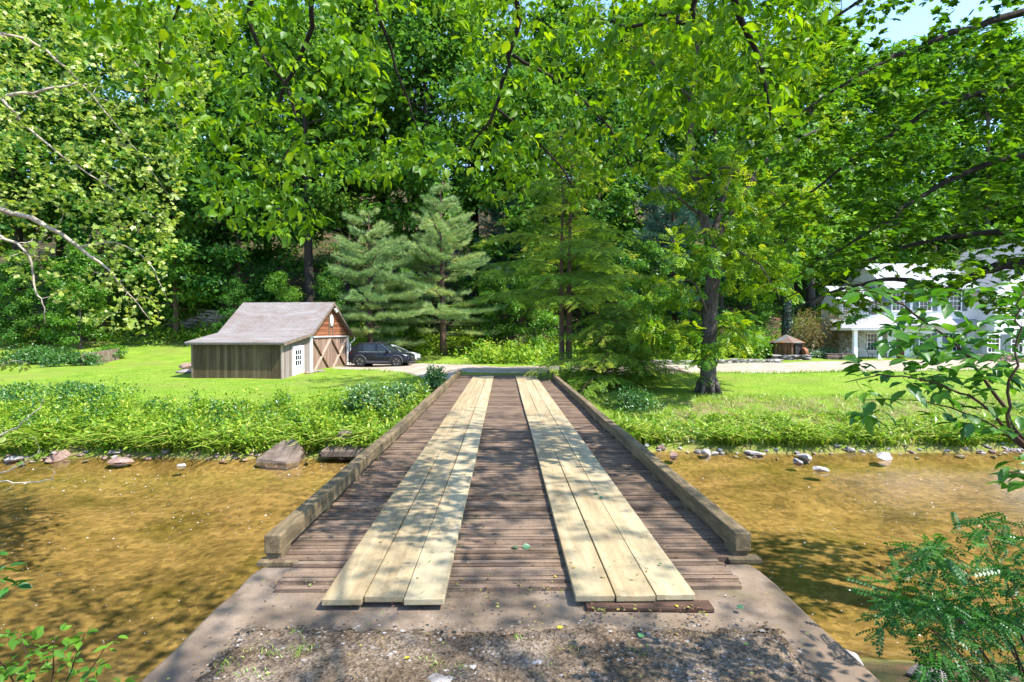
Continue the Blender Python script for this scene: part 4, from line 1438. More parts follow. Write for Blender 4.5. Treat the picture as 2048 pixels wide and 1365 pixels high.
for px in (1797, 1850, 1907):
    window(hx_(px), 4.62, .88, 1.5, 0)
window(hx_(1850), 1.35, .85, 1.35, 0)
window(hx_(1907), 1.35, .85, 1.35, 0)
window(hx_(1705), 3.9, .5, .7, .6, False)
window(hx_(1757), 4.1, .7, 1.1, .6, False)
window(hx_(1757), 1.35, .75, 1.3, .6, False)
for px in (1985, 2030, 2075):
    window(hx_(px, HY - 1.8), 1.3, .8, 1.3, -1.8)
window(gm, 6.9, .8, 1.3, -1.8)
window(gm - 1.8, 4.5, .85, 1.4, -1.8)
window(gm + 1.8, 4.5, .85, 1.4, -1.8)
dr = MB().box(hx_(1794), hx_(1810), -.05, .0, 0, 2.05).build('front_door', 'doorwood', house)
MB().box(hx_(1792), hx_(1794), -.07, 0, -.05, 2.12).box(hx_(1810), hx_(1812), -.07, 0, -.05, 2.12).box(hx_(1794), hx_(1810), -.07, 0, 2.05, 2.12).build('door_frame', 'white', dr)
# porch with hipped roof on two posts
pz = .02
for px in (1720, 1768):
    xx = hx_(px, 40.6)
    pst = MB().box(xx - .13, xx + .13, -2.73, -2.47, pz, 2.4).build('porch_post', 'white', house, bevel=.01)
    MB().box(xx - .17, xx + .17, -2.77, -2.43, pz, .18).box(xx - .17, xx + .17, -2.77, -2.43, 2.28, 2.42).build('post_base', 'white', pst)
a, b2 = hx_(1708, 40.4), hx_(1805, 40.4)
ap = hx_(1779, 42)
MB().add([(a, -3.1, 2.45), (b2, -3.1, 2.45), (b2, 0, 2.45), (a, 0, 2.45), (ap, -1.0, 3.6), (ap, -.05, 3.6)], [(3, 2, 1, 0), (0, 1, 4), (1, 2, 5, 4), (2, 3, 5), (3, 0, 4, 5)]).build('porch_roof', 'pentroof', house)
MB().box(a + .1, b2 - .1, -3.0, -.05, 2.3, 2.44).build('porch_beam', 'white', house)
MB().box(a - .3, b2 + .6, -3.3, .58, -.3, .02).build('porch_floor', 'paving', house)
# seat on the porch
bt = P(1755, 715, 42.0)
pb = empty('garden_bench', (bt.x, 42.0, hz0 + .02), .1, 'dark metal garden bench on the porch under the window', 'bench')
M['iron'] = surf('black_iron', [(.3, (.015, .016, .018)), (.7, (.04, .042, .045))], 5, rough=.5, bump=0)
MB().box(-.65, .65, -.22, .22, .42, .46).build('seat', 'iron', pb)
mb = MB().tube([(-.62, .22, .44), (-.64, .3, .85), (0, .32, .95), (.64, .3, .85), (.62, .22, .44)], .022, 6)
for k in range(9):
    mb.tube([(-.5 + k * .125, .24, .45), (-.5 + k * .125, .3, .88)], .010, 5)
mb.build('backrest', 'iron', pb)
for sx_ in (-.6, .6):
    for sy_ in (-.2, .2):
        MB().tube([(sx_, sy_, .43), (sx_ * 1.03, sy_ * 1.1, 0)], .022, 6).build('leg', 'iron', pb)
drywall('stone_wall', [(X(1925, 38.5), 38.6, 0), (X(1990, 38.2), 38.2, 0), (X(2080, 38), 38.0, 0)], .55, .4, 'redstone', 'low tan garden wall before the right end of the house', 'wall', 12, .45, 4, .05)
drywall('stone_steps', [(X(1655, 41.5), 41.5, 0), (X(1700, 41.0), 41.0, 0)], .5, .9, 'redstone', 'low terrace of flat tan stones left of the porch', 'steps', 13, .7, 4, .06)

# ------------------------------------------------------------------ vegetation: ground cover
def scatter_blades(n, x0, x1, yfun, hmin, hmax, mt, bends, wd, name, label, dens=None, kind='stuff'):
    x = RS.uniform(x0, x1, n)
    y = yfun(n, x)
    if dens is not None:
        k = RS.rand(n) < dens(x, y)
        x, y = x[k], y[k]
    z = ground_z(x, y)
    k = z > WATER - .05
    x, y, z = x[k], y[k], z[k]
    n = len(x)
    a = RS.rand(n) * 2 * np.pi
    pos = np.stack([x, y, z - .02], -1)
    dirv = np.stack([np.cos(a), np.sin(a), np.zeros(n)], -1)
    up = np.stack([RS.normal(size=n) * .18, RS.normal(size=n) * .18, np.ones(n)], -1)
    me = leaves(pos, dirv, up, RS.uniform(hmin, hmax, n), T_blade(bends, wd))
    return tag(link(name, me, mt), label, None, None, kind)


def clump(x, y, s, ph=0):
    return np.clip(.5 + .5 * np.sin(x * s + ph) * np.cos(y * s * 1.3 + ph * 2) + .35 * np.sin(x * s * 2.7 + y * s * 1.9 + ph), 0, 1)


# short blades on the mown lawn
scatter_blades(52000, -26, 24, lambda n, x: 20.5 + 16 * RS.rand(n) ** 1.3, .05, .12, 'lawnblade', .6, .07, 'lawn_grass', 'short mown lawn grass on both sides of the bridge end',
               lambda x, y: ((y < road_edges(x)[0] - .1) | (x < -12)) & (np.abs(x) > 2.4) & ~((x > -19.5) & (x < -12.0) & (y > 30.9)))
# long arching grass along both waterlines
def shore_y(x):
    yy = np.linspace(14, 21, 71)
    zz = ground_z(np.repeat(x[:, None], 71, 1), np.repeat(yy[None], len(x), 0))
    return yy[np.argmax(zz > WATER + .05, axis=1)]


scatter_blades(8500, -18, -2.6, lambda n, x: shore_y(x) + .1 + np.abs(RS.normal(size=n)) * .5, .5, 1.0, 'grass', 1.1, .036, 'bank_grass',
               'bright long arching grass along the left bank', lambda x, y: .04 + .96 * clump(x, y * .2, 1.1, 1.0) ** 1.7)
scatter_blades(9500, 2.7, 24, lambda n, x: shore_y(x) + .2 + np.abs(RS.normal(size=n)) * .6, .4, .9, 'grass', 1.1, .036, 'bank_grass',
               'bright long arching grass along the right bank', lambda x, y: .12 + .88 * clump(x, y * .2, .9, 2.0) ** 1.3)
scatter_blades(16000, 3, 24, lambda n, x: 19.2 + 3.6 * RS.rand(n), .12, .32, 'grass', .8, .03, 'rough_grass', 'rough unmown grass on the right bank slope', lambda x, y: .1 + .8 * clump(x, y, .8, .5))
scatter_blades(22000, -21, -2.6, lambda n, x: 18.5 + 3.4 * RS.rand(n), .12, .42, 'grass', .8, .028, 'rough_grass', 'tall rough grass on the left bank slope', lambda x, y: .04 + .9 * clump(x, y, .7, 2.5) ** 1.6)
# roadside fringe
def fringe(n, x):
    nr, fa = road_edges(x)
    return np.where(RS.rand(n) < .4, nr - np.abs(RS.normal(size=n)) * .25, fa + np.abs(RS.normal(size=n)) * .6)


scatter_blades(9000, -9, 30, fringe, .1, .3, 'grass', .7, .05, 'verge_grass', 'rough grass fringing the gravel road', lambda x, y: .75 * (np.abs(x) > 2.0) * ((x < 15) | (y < 33)))


def mounds(centers, rad, hgt, n_per, size, mt, name, label=None, cat=None, kind=None, tm=None, parent=None, upb=.9, origin=None, flat=.35, group=None):
    """leaf domes: centers (k,3)"""
    centers = np.asarray(centers, float)
    k = len(centers)
    n = k * n_per
    c = np.repeat(centers, n_per, 0)
    r = np.repeat(np.broadcast_to(rad, (k,)), n_per)
    h = np.repeat(np.broadcast_to(hgt, (k,)), n_per)
    d = randdir(n)
    d[:, 2] = np.abs(d[:, 2])
    rr_ = RS.rand(n) ** flat
    lump = 1 + .22 * np.sin(d[:, 0] * 5 + c[:, 0] * 3) * np.cos(d[:, 1] * 5 + c[:, 1] * 2)
    pos = c + d * (rr_ * lump)[:, None] * np.stack([r, r, h], -1)
    if origin is not None:
        pos = pos - np.array(origin)
    dv = d + randdir(n) * .9 + np.array([0, 0, -.25])
    up = d * .6 + np.array([0, 0, upb]) + randdir(n) * .6
    sz = size * RS.uniform(.6, 1.35, n)
    rnd = np.clip(RS.rand(n) * .75 + np.repeat(RS.rand(k), n_per) * .35, 0, 1)
    me = leaves(pos, dv, up, sz, tm or T_leaf(), rnd=rnd)
    return tag(link(name, me, mt, parent), label, cat, group, kind)


def gz3(x, y):
    return np.stack([x, y, ground_z(x, y)], -1)


# broad-leaved weeds of the left bank
k = 150
x = RS.uniform(-20, -2.7, k)
y = 18.4 + 3.3 * RS.rand(k)
cc = gz3(x, y)
mounds(cc, RS.uniform(.2, .55, k), .2 + .75 * RS.rand(k) ** 1.6, 170, .10, 'weed', 'bank_weeds', 'lush broad-leaved weeds covering the left bank', None, 'stuff')
k = 75
x = RS.uniform(-19, -3.0, k)
y = shore_y(x) + .15 + 1.3 * RS.rand(k) ** 1.5
cc = gz3(x, y)
mounds(cc, RS.uniform(.25, .55, k), .35 + .6 * RS.rand(k) ** 1.5, 75, .16, 'weed', 'tall_bank_weeds', 'tall uneven broad-leaved weeds spilling to the left waterline', None, 'stuff', T_ovate(.22))
k = 70
x = RS.uniform(-19, -3.0, k)
y = 18.2 + 3.4 * RS.rand(k)
cc = gz3(x, y)
mounds(cc, RS.uniform(.15, .3, k), RS.uniform(.7, 1.25, k), 60, .13, 'weed', 'weed_stalks', 'tall leafy weed stalks rising from the left bank', None, 'stuff', T_leaf(.2))
k = 60
x = RS.uniform(-20, -3.2, k)
y = 18.6 + 3.0 * RS.rand(k)
mounds(gz3(x, y), RS.uniform(.2, .4, k), RS.uniform(.35, .75, k), 120, .10, 'dkweed', 'dark_bank_weeds', 'darker green weeds scattered over the left bank', None, 'stuff')
k = 90
x = RS.uniform(2.8, 22, k)
y = 18.9 + 1.6 * RS.rand(k)
mounds(gz3(x, y), RS.uniform(.15, .4, k), RS.uniform(.12, .35, k), 90, .09, 'weed', 'bank_weeds', 'low broad-leaved weeds on the right bank', None, 'stuff')


def shrub(name, loc, rad, hgt, n, size, mt, label, cat, stems=6, tm=None, lobes=10, seed=0, stemmat='twig'):
    rg = np.random.RandomState(seed + 50)
    root = empty(name, loc, 0, label, cat)
    cs = []
    mb = MB()
    for i in range(lobes):
        a = rg.rand() * 6.28
        q = rg.rand() ** .6
        cs.append((rad * q * math.cos(a) * .75, rad * q * math.sin(a) * .75, hgt * (.25 + .6 * rg.rand() * (1.05 - .5 * q))))
    cs = np.array(cs)
    for c_ in cs[:stems]:
        mb.tube([(c_[0] * .15, c_[1] * .15, -.15), (c_[0] * .5, c_[1] * .5, c_[2] * .5), tuple(c_)], [.02, .014, .006], 5)
    mb.build('stem', stemmat, root)
    n_per = n // lobes
    c = np.repeat(cs, n_per, 0)
    d = randdir(len(c), rg)
    lr = np.repeat(rg.uniform(.3, .5, lobes), n_per)
    pos = c + d * (rg.rand(len(c)) ** .4 * lr)[:, None] * np.array([rad, rad, hgt * .9])
    pos[:, 2] = np.maximum(pos[:, 2], -.05)
    me = leaves(pos, d + randdir(len(c), rg) * .8 - np.array([0, 0, .2]), d * .6 + randdir(len(c), rg) * .6 + np.array([0, 0, .8]), size * rg.uniform(.6, 1.3, len(c)), tm or T_leaf(), rg,
                rnd=np.clip(rg.rand(len(c)) * .7 + np.repeat(rg.rand(lobes), n_per) * .4, 0, 1))
    link('foliage', me, mt, root)
    return root


def at(px, d, dz=0.0):
    x = X(px, d)
    return (x, d, GZ(x, d) + dz)


shrub('shrub', at(745, 20.6), 1.25, 1.15, 4200, .10, 'shrubleaf', 'blue-green leafy shrub on the left bank beside the bridge', 'shrub', 8, None, 16, 1)
shrub('shrub', at(808, 21.5), .9, .95, 2400, .10, 'shrubleaf', 'smaller blue-green shrub touching the left curb of the bridge', 'shrub', 6, None, 11, 2)
shrub('shrub', at(872, 25.3), .55, 1.35, 1800, .12, 'shrubleaf', 'upright leafy sapling at the far left corner of the bridge', 'shrub', 6, None, 9, 3)
shrub('shrub', at(640, 18.3), .75, .75, 1600, .11, 'weed', 'bright ivy-like bush hanging over the bank beside the tilted slab', 'shrub', 4, None, 9, 4)
shrub('shrub', at(150, 22.6), 1.9, .85, 4200, .10, 'dkweed', 'dark green rounded bush at the top of the left bank', 'shrub', 8, None, 18, 5)
shrub('shrub', at(20, 22.8), 1.4, .7, 2200, .10, 'dkweed', 'dark low bush at the left edge above the bank', 'shrub', 6, None, 12, 6)
shrub('shrub', at(1262, 21.2), 1.2, .8, 2400, .10, 'dkweed', 'low dark bush under the hemlock right of the bridge', 'shrub', 6, None, 12, 7)
shrub('shrub', at(1500, 43), 2.2, 2.3, 4200, .2, 'lightleaf', 'rounded green bush left of the rusty hut', 'shrub', 6, None, 14, 8)
shrub('shrub', at(1445, 43.5), 1.8, 1.7, 3200, .2, 'forest', 'dark green bush behind the big trunk beside the road', 'shrub', 6, None, 12, 9)
shrub('shrub', at(1640, 43.0), 1.5, .75, 2600, .14, 'ivory', 'low blue-green mound of groundcover right of the hut', 'shrub', 4, None, 12, 10)
shrub('shrub', at(1645, 44.6), 2.9, 4.4, 8500, .19, 'redleaf', 'feathery tan-leaved bush against the left end of the house', 'shrub', 7, T_spray(4, .3, .07), 16, 11)
shrub('shrub', at(1862, 41.6), 1.5, .7, 1400, .13, 'lightleaf', 'pale flowering bed below the lower house window', 'shrub', 4, None, 10, 12)
shrub('shrub', at(2008, 38.9), .7, .6, 900, .12, 'weed', 'bright green round bush by the garden wall', 'shrub', 4, None, 7, 13)
shrub('shrub', at(215, 43.6), 1.7, 1.1, 2600, .17, 'lightleaf', 'bush growing on top of the concrete retaining wall', 'shrub', 5, None, 11, 14)
shrub('shrub', at(140, 39.5), 1.8, 1.2, 2800, .16, 'dkweed', 'leafy thicket left of the concrete retaining wall', 'shrub', 5, None, 12, 15)
shrub('shrub', at(60, 41), 2.6, 1.3, 3200, .18, 'dkweed', 'broad thicket at the left edge beyond the lawn', 'shrub', 5, None, 14, 16)

# undergrowth along the foot of the hill
k = 420
x = RS.uniform(-46, 26, k)
y = np.where(x < -14, 51.5, np.where(x < -2, 45.2, np.where(x < 4, 38.0, 40.5))) + RS.rand(k) ** 1.3 * 9
x2, y2 = x, y
cc = gz3(x2, y2)
keep = ~((x2 > 20) & (y2 < 47)) & ~((x2 > 17) & (y2 < 43))
cc = cc[keep]
mounds(cc, RS.uniform(.6, 1.5, len(cc)), RS.uniform(.7, 1.7, len(cc)), 95, .26, 'weed', 'undergrowth', 'tall green weeds and brambles at the foot of the hill', None, 'stuff')
k = 560
x = RS.uniform(-60, 45, k)
y = 52 + 26 * RS.rand(k)
mounds(gz3(x, y), RS.uniform(.8, 2.0, k), RS.uniform(.6, 1.6, k), 80, .34, 'forest', 'hill_undergrowth', 'dark green undergrowth on the wooded slope', None, 'stuff')

# ------------------------------------------------------------------ trees
def wobble(p0, p1, n, amp, rg):
    p0, p1 = np.array(p0, float), np.array(p1, float)
    t = np.linspace(0, 1, n)
    pts = p0[None] * (1 - t[:, None]) + p1[None] * t[:, None]
    o = rg.normal(size=(n, 3)) * amp
    o[0] = 0
    o[-1] *= .5
    return pts + np.cumsum(o, 0) * .5


def broadleaf(seed, H, cr, cb, trunk_r, n_leaf, lsize, leafm, barkm, tm=None, nlimb=18, fork=None, ragged=.35, top=.2):
    """returns root Empty at origin with trunk, branches and crown"""
    rg = np.random.RandomState(seed)
    root = empty('broadleaf_tree', (0, 0, 0))
    mb = MB()
    lean = rg.normal(size=2) * .03 * H
    tr = wobble((0, 0, -.4), (lean[0], lean[1], H * .9), 9, .10, rg)
    tr[0, :2] = tr[1, :2] * .5
    rad = [trunk_r * (1.25 if i == 0 else 1 - .85 * i / 8) for i in range(9)]
    mb.tube(tr, rad, 9)
    mb.build('trunk', barkm, root, True)
    br = MB()
    cl, cs = [], []
    for i in range(nlimb):
        u = (i + rg.rand() * .8) / nlimb
        zt = cb + (H * .88 - cb) * u
        k = np.interp(zt, tr[:, 2], np.arange(9))
        b0 = tr[int(k)] * (1 - k % 1) + tr[min(int(k) + 1, 8)] * (k % 1)
        az = i * 2.4 + rg.rand() * .9
        prof = (math.sin(math.pi * min(1, .22 + .78 * u)) ** .7)
        L = cr * prof * rg.uniform(.65, 1.1)
        rise = L * rg.uniform(.05, .55) + (H * top * .5 * u if u > .6 else 0)
        e = b0 + np.array([math.cos(az) * L, math.sin(az) * L, rise])
        lp = wobble(b0, e, 5, .06 * L, rg)
        r0 = trunk_r * .38 * (1 - .6 * u)
        br.tube(lp, [r0, r0 * .7, r0 * .5, r0 * .3, r0 * .12], 5, False)
        for q in (2, 3, 4):
            cl.append(lp[q])
            cs.append(cr * rg.uniform(.16, .28))
        for _ in range(4):
            q = rg.randint(1, 5)
            dd = randdir(1, rg)[0] * np.array([1, 1, .6]) * L * rg.uniform(.25, .5)
            e2 = lp[q] + dd
            br.tube(wobble(lp[q], e2, 3, .05 * L, rg), [r0 * .3, r0 * .2, r0 * .06], 4, False)
            cl.append(e2)
            cs.append(cr * rg.uniform(.12, .26))
    br.build('branches', barkm, root)
    cl.append(tr[-1] + np.array([0, 0, H * .05]))
    cs.append(cr * .25)
    cl, cs = np.array(cl), np.array(cs)
    wts = cs ** 2
    idx = rg.choice(len(cl), n_leaf, p=wts / wts.sum())
    d = randdir(n_leaf, rg)
    rr_ = rg.rand(n_leaf) ** .45
    pos = cl[idx] + d * (rr_ * cs[idx])[:, None] * np.array([1.15, 1.15, .62]) * (1 + ragged * rg.normal(size=n_leaf))[:, None]
    up = np.array([0, 0, .9]) + d * .5 + randdir(n_leaf, rg) * .55
    out = pos - np.array([lean[0], lean[1], 0]) * .5
    out[:, 2] = 0
    dv = nrm(out) * .5 + randdir(n_leaf, rg) * .8 + np.array([0, 0, -.35])
    tone = np.clip(rg.rand(n_leaf) * .65 + rg.rand(len(cl))[idx] * .35, 0, 1)
    me = leaves(pos, dv, up, lsize * rg.uniform(.6, 1.35, n_leaf), tm or T_leaf(.34), rg, tone)
    link('crown', me, leafm, root)
    return root


def place(root, loc, rz, s, label, cat='tree', group=None, sz=None):
    root.location = loc
    root.rotation_euler = (0, 0, rz)
    root.scale = (s, s, sz or s)
    return tag(root, label, cat, group)


protos = [broadleaf(201 + i, H, cr, cb, tr_, 15000, .40, ('forest', 'lightleaf', 'forest', 'forest', 'lightleaf')[i], ('darkbark', 'bark', 'darkbark', 'redbark', 'bark')[i], nlimb=nl)
          for i, (H, cr, cb, tr_, nl) in enumerate(((27, 5.6, 6, .42, 26), (25, 5.2, 3, .36, 26), (29, 6.2, 9, .48, 26), (21, 5.0, 2.0, .30, 24), (22, 5.6, 2.5, .34, 24)))]
forest = [
    (-60, 55, 0, 1.0, 'dark tall tree at the far left edge of the wooded hill'),
    (40, 53, 2, 1.0, 'tall forest tree behind the thicket left of the retaining wall'),
    (120, 60, 0, 1.1, 'tall dark tree on the hill above the concrete retaining wall'),
    (205, 54, 3, .95, 'dense dark tree behind the drooping pale branches at left'),
    (290, 57, 2, 1.0, 'dark forest tree between the retaining wall and the barn'),
    (355, 53.5, 3, .9, 'low dark leafy tree just left behind the barn roof'),
    (420, 60, 0, 1.05, 'tall dark tree rising over the left half of the barn roof'),
    (475, 55, 3, 1.0, 'dense tree directly behind the middle of the barn'),
    (540, 63, 2, 1.0, 'high forest tree on the slope above the barn ridge'),
    (622, 53, 2, .95, 'grey-trunked tree standing just behind the barn gable'),
    (690, 58, 0, 1.1, 'tall dark tree behind the left white pine'),
    (770, 62, 2, 1.12, 'forest tree rising between the two white pines'),
    (858, 55, 0, 1.12, 'big dark-limbed tree towering above the middle of the hill'),
    (950, 60, 2, 1.1, 'tall tree up the slope behind the right white pine'),
    (1040, 54, 3, 1.05, 'shady tree beyond the road opposite the bridge end'),
    (1100, 61, 0, 1.1, 'tall dark tree on the hill above the hemlock'),
    (1190, 54, 3, 1.0, 'leafy tree behind the right side of the hemlock'),
    (1265, 60, 1, 1.1, 'bright green tree between the hemlock and the big trunk'),
    (1360, 64, 0, 1.1, 'tall dark tree behind the blue-green pine'),
    (1440, 56, 1, 1.0, 'bright tree on the hill directly behind the big grey trunk'),
    (1530, 62, 4, 1.15, 'bright spreading tree above the rusty hut'),
    (1620, 58, 1, 1.0, 'bright tree behind the tan feathery bush'),
    (1700, 66, 4, 1.05, 'light green tree rising behind the left wing of the house'),
    (1790, 60, 1, .95, 'light green tree behind the middle of the farmhouse roof'),
    (1880, 68, 4, 1.15, 'spreading bright tree behind the farmhouse chimney side'),
    (1970, 61, 1, .98, 'light green tree behind the farmhouse gable'),
    (2060, 65, 4, 1.1, 'bright tree beyond the right end of the farmhouse'),
    (2150, 60, 1, 1.0, 'rightmost bright tree behind the farmhouse'),
]
forest[-4] = (1880, 68, 4, 1.15, 'spreading bright tree farthest up the hill behind the farmhouse')
rr = random.Random(3)
used = set()
for px, d, k, s, lab in forest:
    x = X(px, d)
    loc = (x, d, GZ(x, d) - .2)
    rz = rr.uniform(0, 6.28)
    s *= 1.16 if px < 1600 else 1.24
    if k not in used:
        used.add(k)
        place(protos[k], loc, rz, s, lab, 'tree', 'trees on the wooded hill')
    else:
        dup(protos[k], loc, rz, s, lab, 'tree', 'trees on the wooded hill')

under_list = [
    (30, 50, 'small leafy tree at the hill foot at the far left'),
    (160, 49, 'small leafy tree behind the bush on the retaining wall'),
    (270, 55, 'small leafy tree at the back edge of the left lawn'),
    (345, 55.5, 'small leafy tree beside the mossy wall left of the barn'),
    (470, 50.5, 'small leafy tree peeping over the barn ridge'),
    (560, 50, 'small leafy tree behind the right end of the barn ridge'),
    (660, 49.5, 'small leafy tree between the barn gable and left white pine'),
    (812, 50, 'small leafy tree filling the gap between both white pines'),
    (985, 46.5, 'small leafy tree right of the larger white pine'),
    (1070, 45, 'small leafy tree across the road left of the hemlock'),
    (1230, 44, 'small leafy tree across the road right of the hemlock'),
    (1300, 46, 'small leafy tree in front of the blue-green pine'),
    (1400, 47, 'small leafy tree behind the foot of the big trunk'),
    (1510, 48, 'small leafy tree above the rounded bush left of the hut'),
]
for i, (px, d, lab) in enumerate(under_list):
    x = X(px, d)
    dup(protos[(3, 4)[i % 2]], (x, d, GZ(x, d) - .5), rr.uniform(0, 6.28), rr.uniform(.30, .46), lab, 'tree', 'small trees at the foot of the hill')

# the far wood higher up the hill reads as one mass
cls, szs = [], []
for i in range(150):
    d = RS.uniform(68, 125)
    px = RS.uniform(-350, 2400)
    x = X(px, d)
    g = GZ(x, d)
    h = RS.uniform(24, 34) * (0.72 if px > 1600 else 1)
    for q in range(9):
        a = RS.rand() * 6.28
        u = RS.rand()
        r = 4.2 * math.sin(math.pi * (.15 + .75 * u)) * RS.rand() ** .5
        cls.append((x + r * math.cos(a), d + r * math.sin(a), g + h * (.25 + .75 * u)))
        szs.append(RS.uniform(1.4, 2.8))
cls, szs = np.array(cls), np.array(szs)
n = 95000
idx = RS.randint(0, len(cls), n)
dd = randdir(n)
pos = cls[idx] + dd * (RS.rand(n) ** .4 * szs[idx])[:, None] * np.array([1.1, 1.1, .7])
me = leaves(pos, randdir(n) + np.array([0, -.2, -.4]), np.array([0, 0, .8]) + dd * .6 + randdir(n) * .5, RS.uniform(.4, .8, n), T_leaf(.36), rnd=np.clip(RS.rand(n) * .6 + RS.rand(len(cls))[idx] * .4, 0, 1))
tag(link('far_wood', me, 'forest'), 'dense far wood covering the upper hillside', None, None, 'stuff')


# ---- conifers
def pine(seed, H, reach, base, n_whorl, leafm, droop=-.02, tsize=.34, dens=1.0):
    rg = np.random.RandomState(seed)
    root = empty('white_pine', (0, 0, 0))
    tr = wobble((0, 0, -.3), (rg.normal() * .2, rg.normal() * .2, H), 8, .04, rg)
    MB().tube(tr, [.24 * H / 12 * (1.1 - .95 * i / 7) for i in range(8)], 8).build('trunk', 'redbark', root, True)
    br = MB()
    P_, D_, U_, S_ = [], [], [], []
    tone = []
    for wv in range(n_whorl):
        u = wv / (n_whorl - 1)
        z = base + (H - base) * (u ** .92) * .98
        L0 = reach * (1 - u) ** .75 * (1 - .35 * max(0, .18 - u) / .18) + .35
        nb = 5 if u < .8 else 4
        for b in range(nb):
            if rg.rand() < .12:
                continue
            az = 6.28 * b / nb + wv * 1.1 + rg.normal() * .25
            L = L0 * rg.uniform(.45, 1.25)
            k = np.interp(z, tr[:, 2], np.arange(8))
            b0 = tr[int(k)] * (1 - k % 1) + tr[min(int(k) + 1, 7)] * (k % 1)
            b0 = b0 + np.array([0, 0, rg.normal() * .22])
            ad = np.array([math.cos(az), math.sin(az), 0])
            sd = np.array([-ad[1], ad[0], 0])
            nseg = 7
            pts = [b0 + ad * L * t + np.array([0, 0, L * (.10 * t - .18 * t * t + .22 * t ** 3 + (u - .3) * .45 * t)]) + sd * .05 * L * math.sin(3 * t + b) for t in np.linspace(0, 1, nseg)]
            pts = np.array(pts)
            br.tube(pts, [.035 * (1 - .85 * i / 6) * (H / 12) for i in range(nseg)], 4, False)
            bt = rg.rand()
            for t in np.linspace(.22, 1, int(7 + L * 3)):
                c = np.array([np.interp(t * 6, np.arange(7), pts[:, j]) for j in range(3)])
                for s in (-1, 1):
                    tl = L * .34 * (1.15 - t) + .18
                    nt_ = max(2, int(tl * 6 * dens))
                    for q in range(nt_):
                        f = (q + 1) / nt_
                        p = c + sd * s * tl * f * .9 + ad * tl * f * .75 + np.array([0, 0, .08 * f + rg.normal() * .04])
                        P_.append(p)
                        D_.append(ad * .7 + sd * s * .55 + np.array([0, 0, .28]) + rg.normal(size=3) * .25)
                        S_.append(tsize * rg.uniform(.7, 1.2))
                        tone.append(min(1, max(0, bt * .5 + .5 * rg.rand())))
    br.build('branches', 'redbark', root)
    n = len(P_)
    me = leaves(np.array(P_), np.array(D_), np.array([0, 0, 1.0]) + randdir(n, rg) * .35, np.array(S_), T_tuft(9, .035, .5), rg, np.array(tone))
    link('needles', me, leafm, root)
    return root


p = pine(31, 11.5, 4.4, 1.5, 15, 'pine', tsize=.46, dens=1.2)
place(p, at(741, 43.5), .3, 1.0, 'pale-needled white pine directly behind the parked dark car', 'pine tree')
p2 = pine(32, 14, 5.6, 1.7, 16, 'pine', tsize=.48, dens=1.2)
place(p2, at(887, 46), 1.2, 1.0, 'larger layered white pine right of the parked cars', 'pine tree')
p3 = pine(33, 17, 4.6, 3.0, 19, 'bluepine', tsize=.46)
place(p3, at(1345, 49), 0, 1.0, 'dark blue-green pine across the road behind the big trunk', 'pine tree')
dup(p3, at(1010, 54), 4.0, .8, 'shaded blue-green pine between the right white pine and the hemlock', 'pine tree')


def hemlock(seed, H, reach, base, n_br, stems):
    rg = np.random.RandomState(seed)
    root = empty('hemlock_tree', (0, 0, 0))
    trs = []
    for (sx, sy, r0) in stems:
        tr = wobble((sx, sy, -.9), (sx * 1.6 + rg.normal() * .2, sy, H * rg.uniform(.9, 1)), 9, .05, rg)
        MB().tube(tr, [r0 * (1.15 - 1.05 * i / 8) for i in range(9)], 8).build('trunk', 'redbark', root, True)
        trs.append(tr)
    br = MB()
    P_, D_, U_, S_, tone = [], [], [], [], []
    for i in range(n_br):
        tr = trs[i % len(trs)]
        u = (i / n_br)
        z = base + (H * .97 - base) * u ** 1.1
        k = np.interp(z, tr[:, 2], np.arange(9))
        b0 = tr[int(k)] * (1 - k % 1) + tr[min(int(k) + 1, 8)] * (k % 1)
        az = i * 2.399 + rg.normal() * .3
        L = (reach * (1 - u) ** .6 * rg.uniform(.35, 1.2) + .3)
        ad = np.array([math.cos(az), math.sin(az), 0])
        sd = np.array([-ad[1], ad[0], 0])
        pts = np.array([b0 + ad * L * t + np.array([0, 0, L * (.38 * t - .42 * t * t)]) for t in np.linspace(0, 1, 7)])
        br.tube(pts, [.03 * (1 - .9 * q / 6) for q in range(7)], 4, False)
        bt = rg.rand() * .6
        for t in np.linspace(.15, 1, int(6 + L * 5)):
            c = np.array([np.interp(t * 6, np.arange(7), pts[:, j]) for j in range(3)])
            for s in (-1, 1):
                tl = L * .30 * (1.2 - t) + .12
                nt_ = max(1, int(tl / .24))
                for q in range(nt_):
                    f = (q + .5) / nt_
                    P_.append(c + sd * s * tl * f * .9 + ad * tl * f * .5 + np.array([0, 0, -.12 * tl * f + rg.normal() * .03]))
                    D_.append(ad * .55 + sd * s * .7 + np.array([0, 0, -.22]) + rg.normal(size=3) * .2)
                    S_.append(rg.uniform(.26, .46))
                    tone.append(min(1, bt + .35 * rg.rand() + (.25 if t > .85 and f > .4 else 0)))
    br.build('branches', 'redbark', root)
    n = len(P_)
    me = leaves(np.array(P_), np.array(D_), np.array([0, 0, 1.0]) + randdir(n, rg) * .3, np.array(S_), T_spray(5, .26, .045, .2), rg, np.array(tone))
    link('sprays', me, 'hemlock', root)
    return root


hm = hemlock(41, 13.5, 5.0, 3.5, 84, [(0, 0, .15), (.36, .1, .17)])
place(hm, (X(1124, 28.0), 28.0, GZ(X(1124, 28), 28) - .1), 0, 1.0, 'feathery twin-trunked hemlock at the far right corner of the bridge', 'hemlock tree')
hl = hemlock(43, 3.8, 3.6, .2, 105, [(0, 0, .07)])
place(hl, (X(1232, 25.0), 25.0, GZ(X(1232, 25.0), 25.0)), .5, 1.0, 'low dark hemlock thicket on the bank beside the right curb', 'hemlock tree')

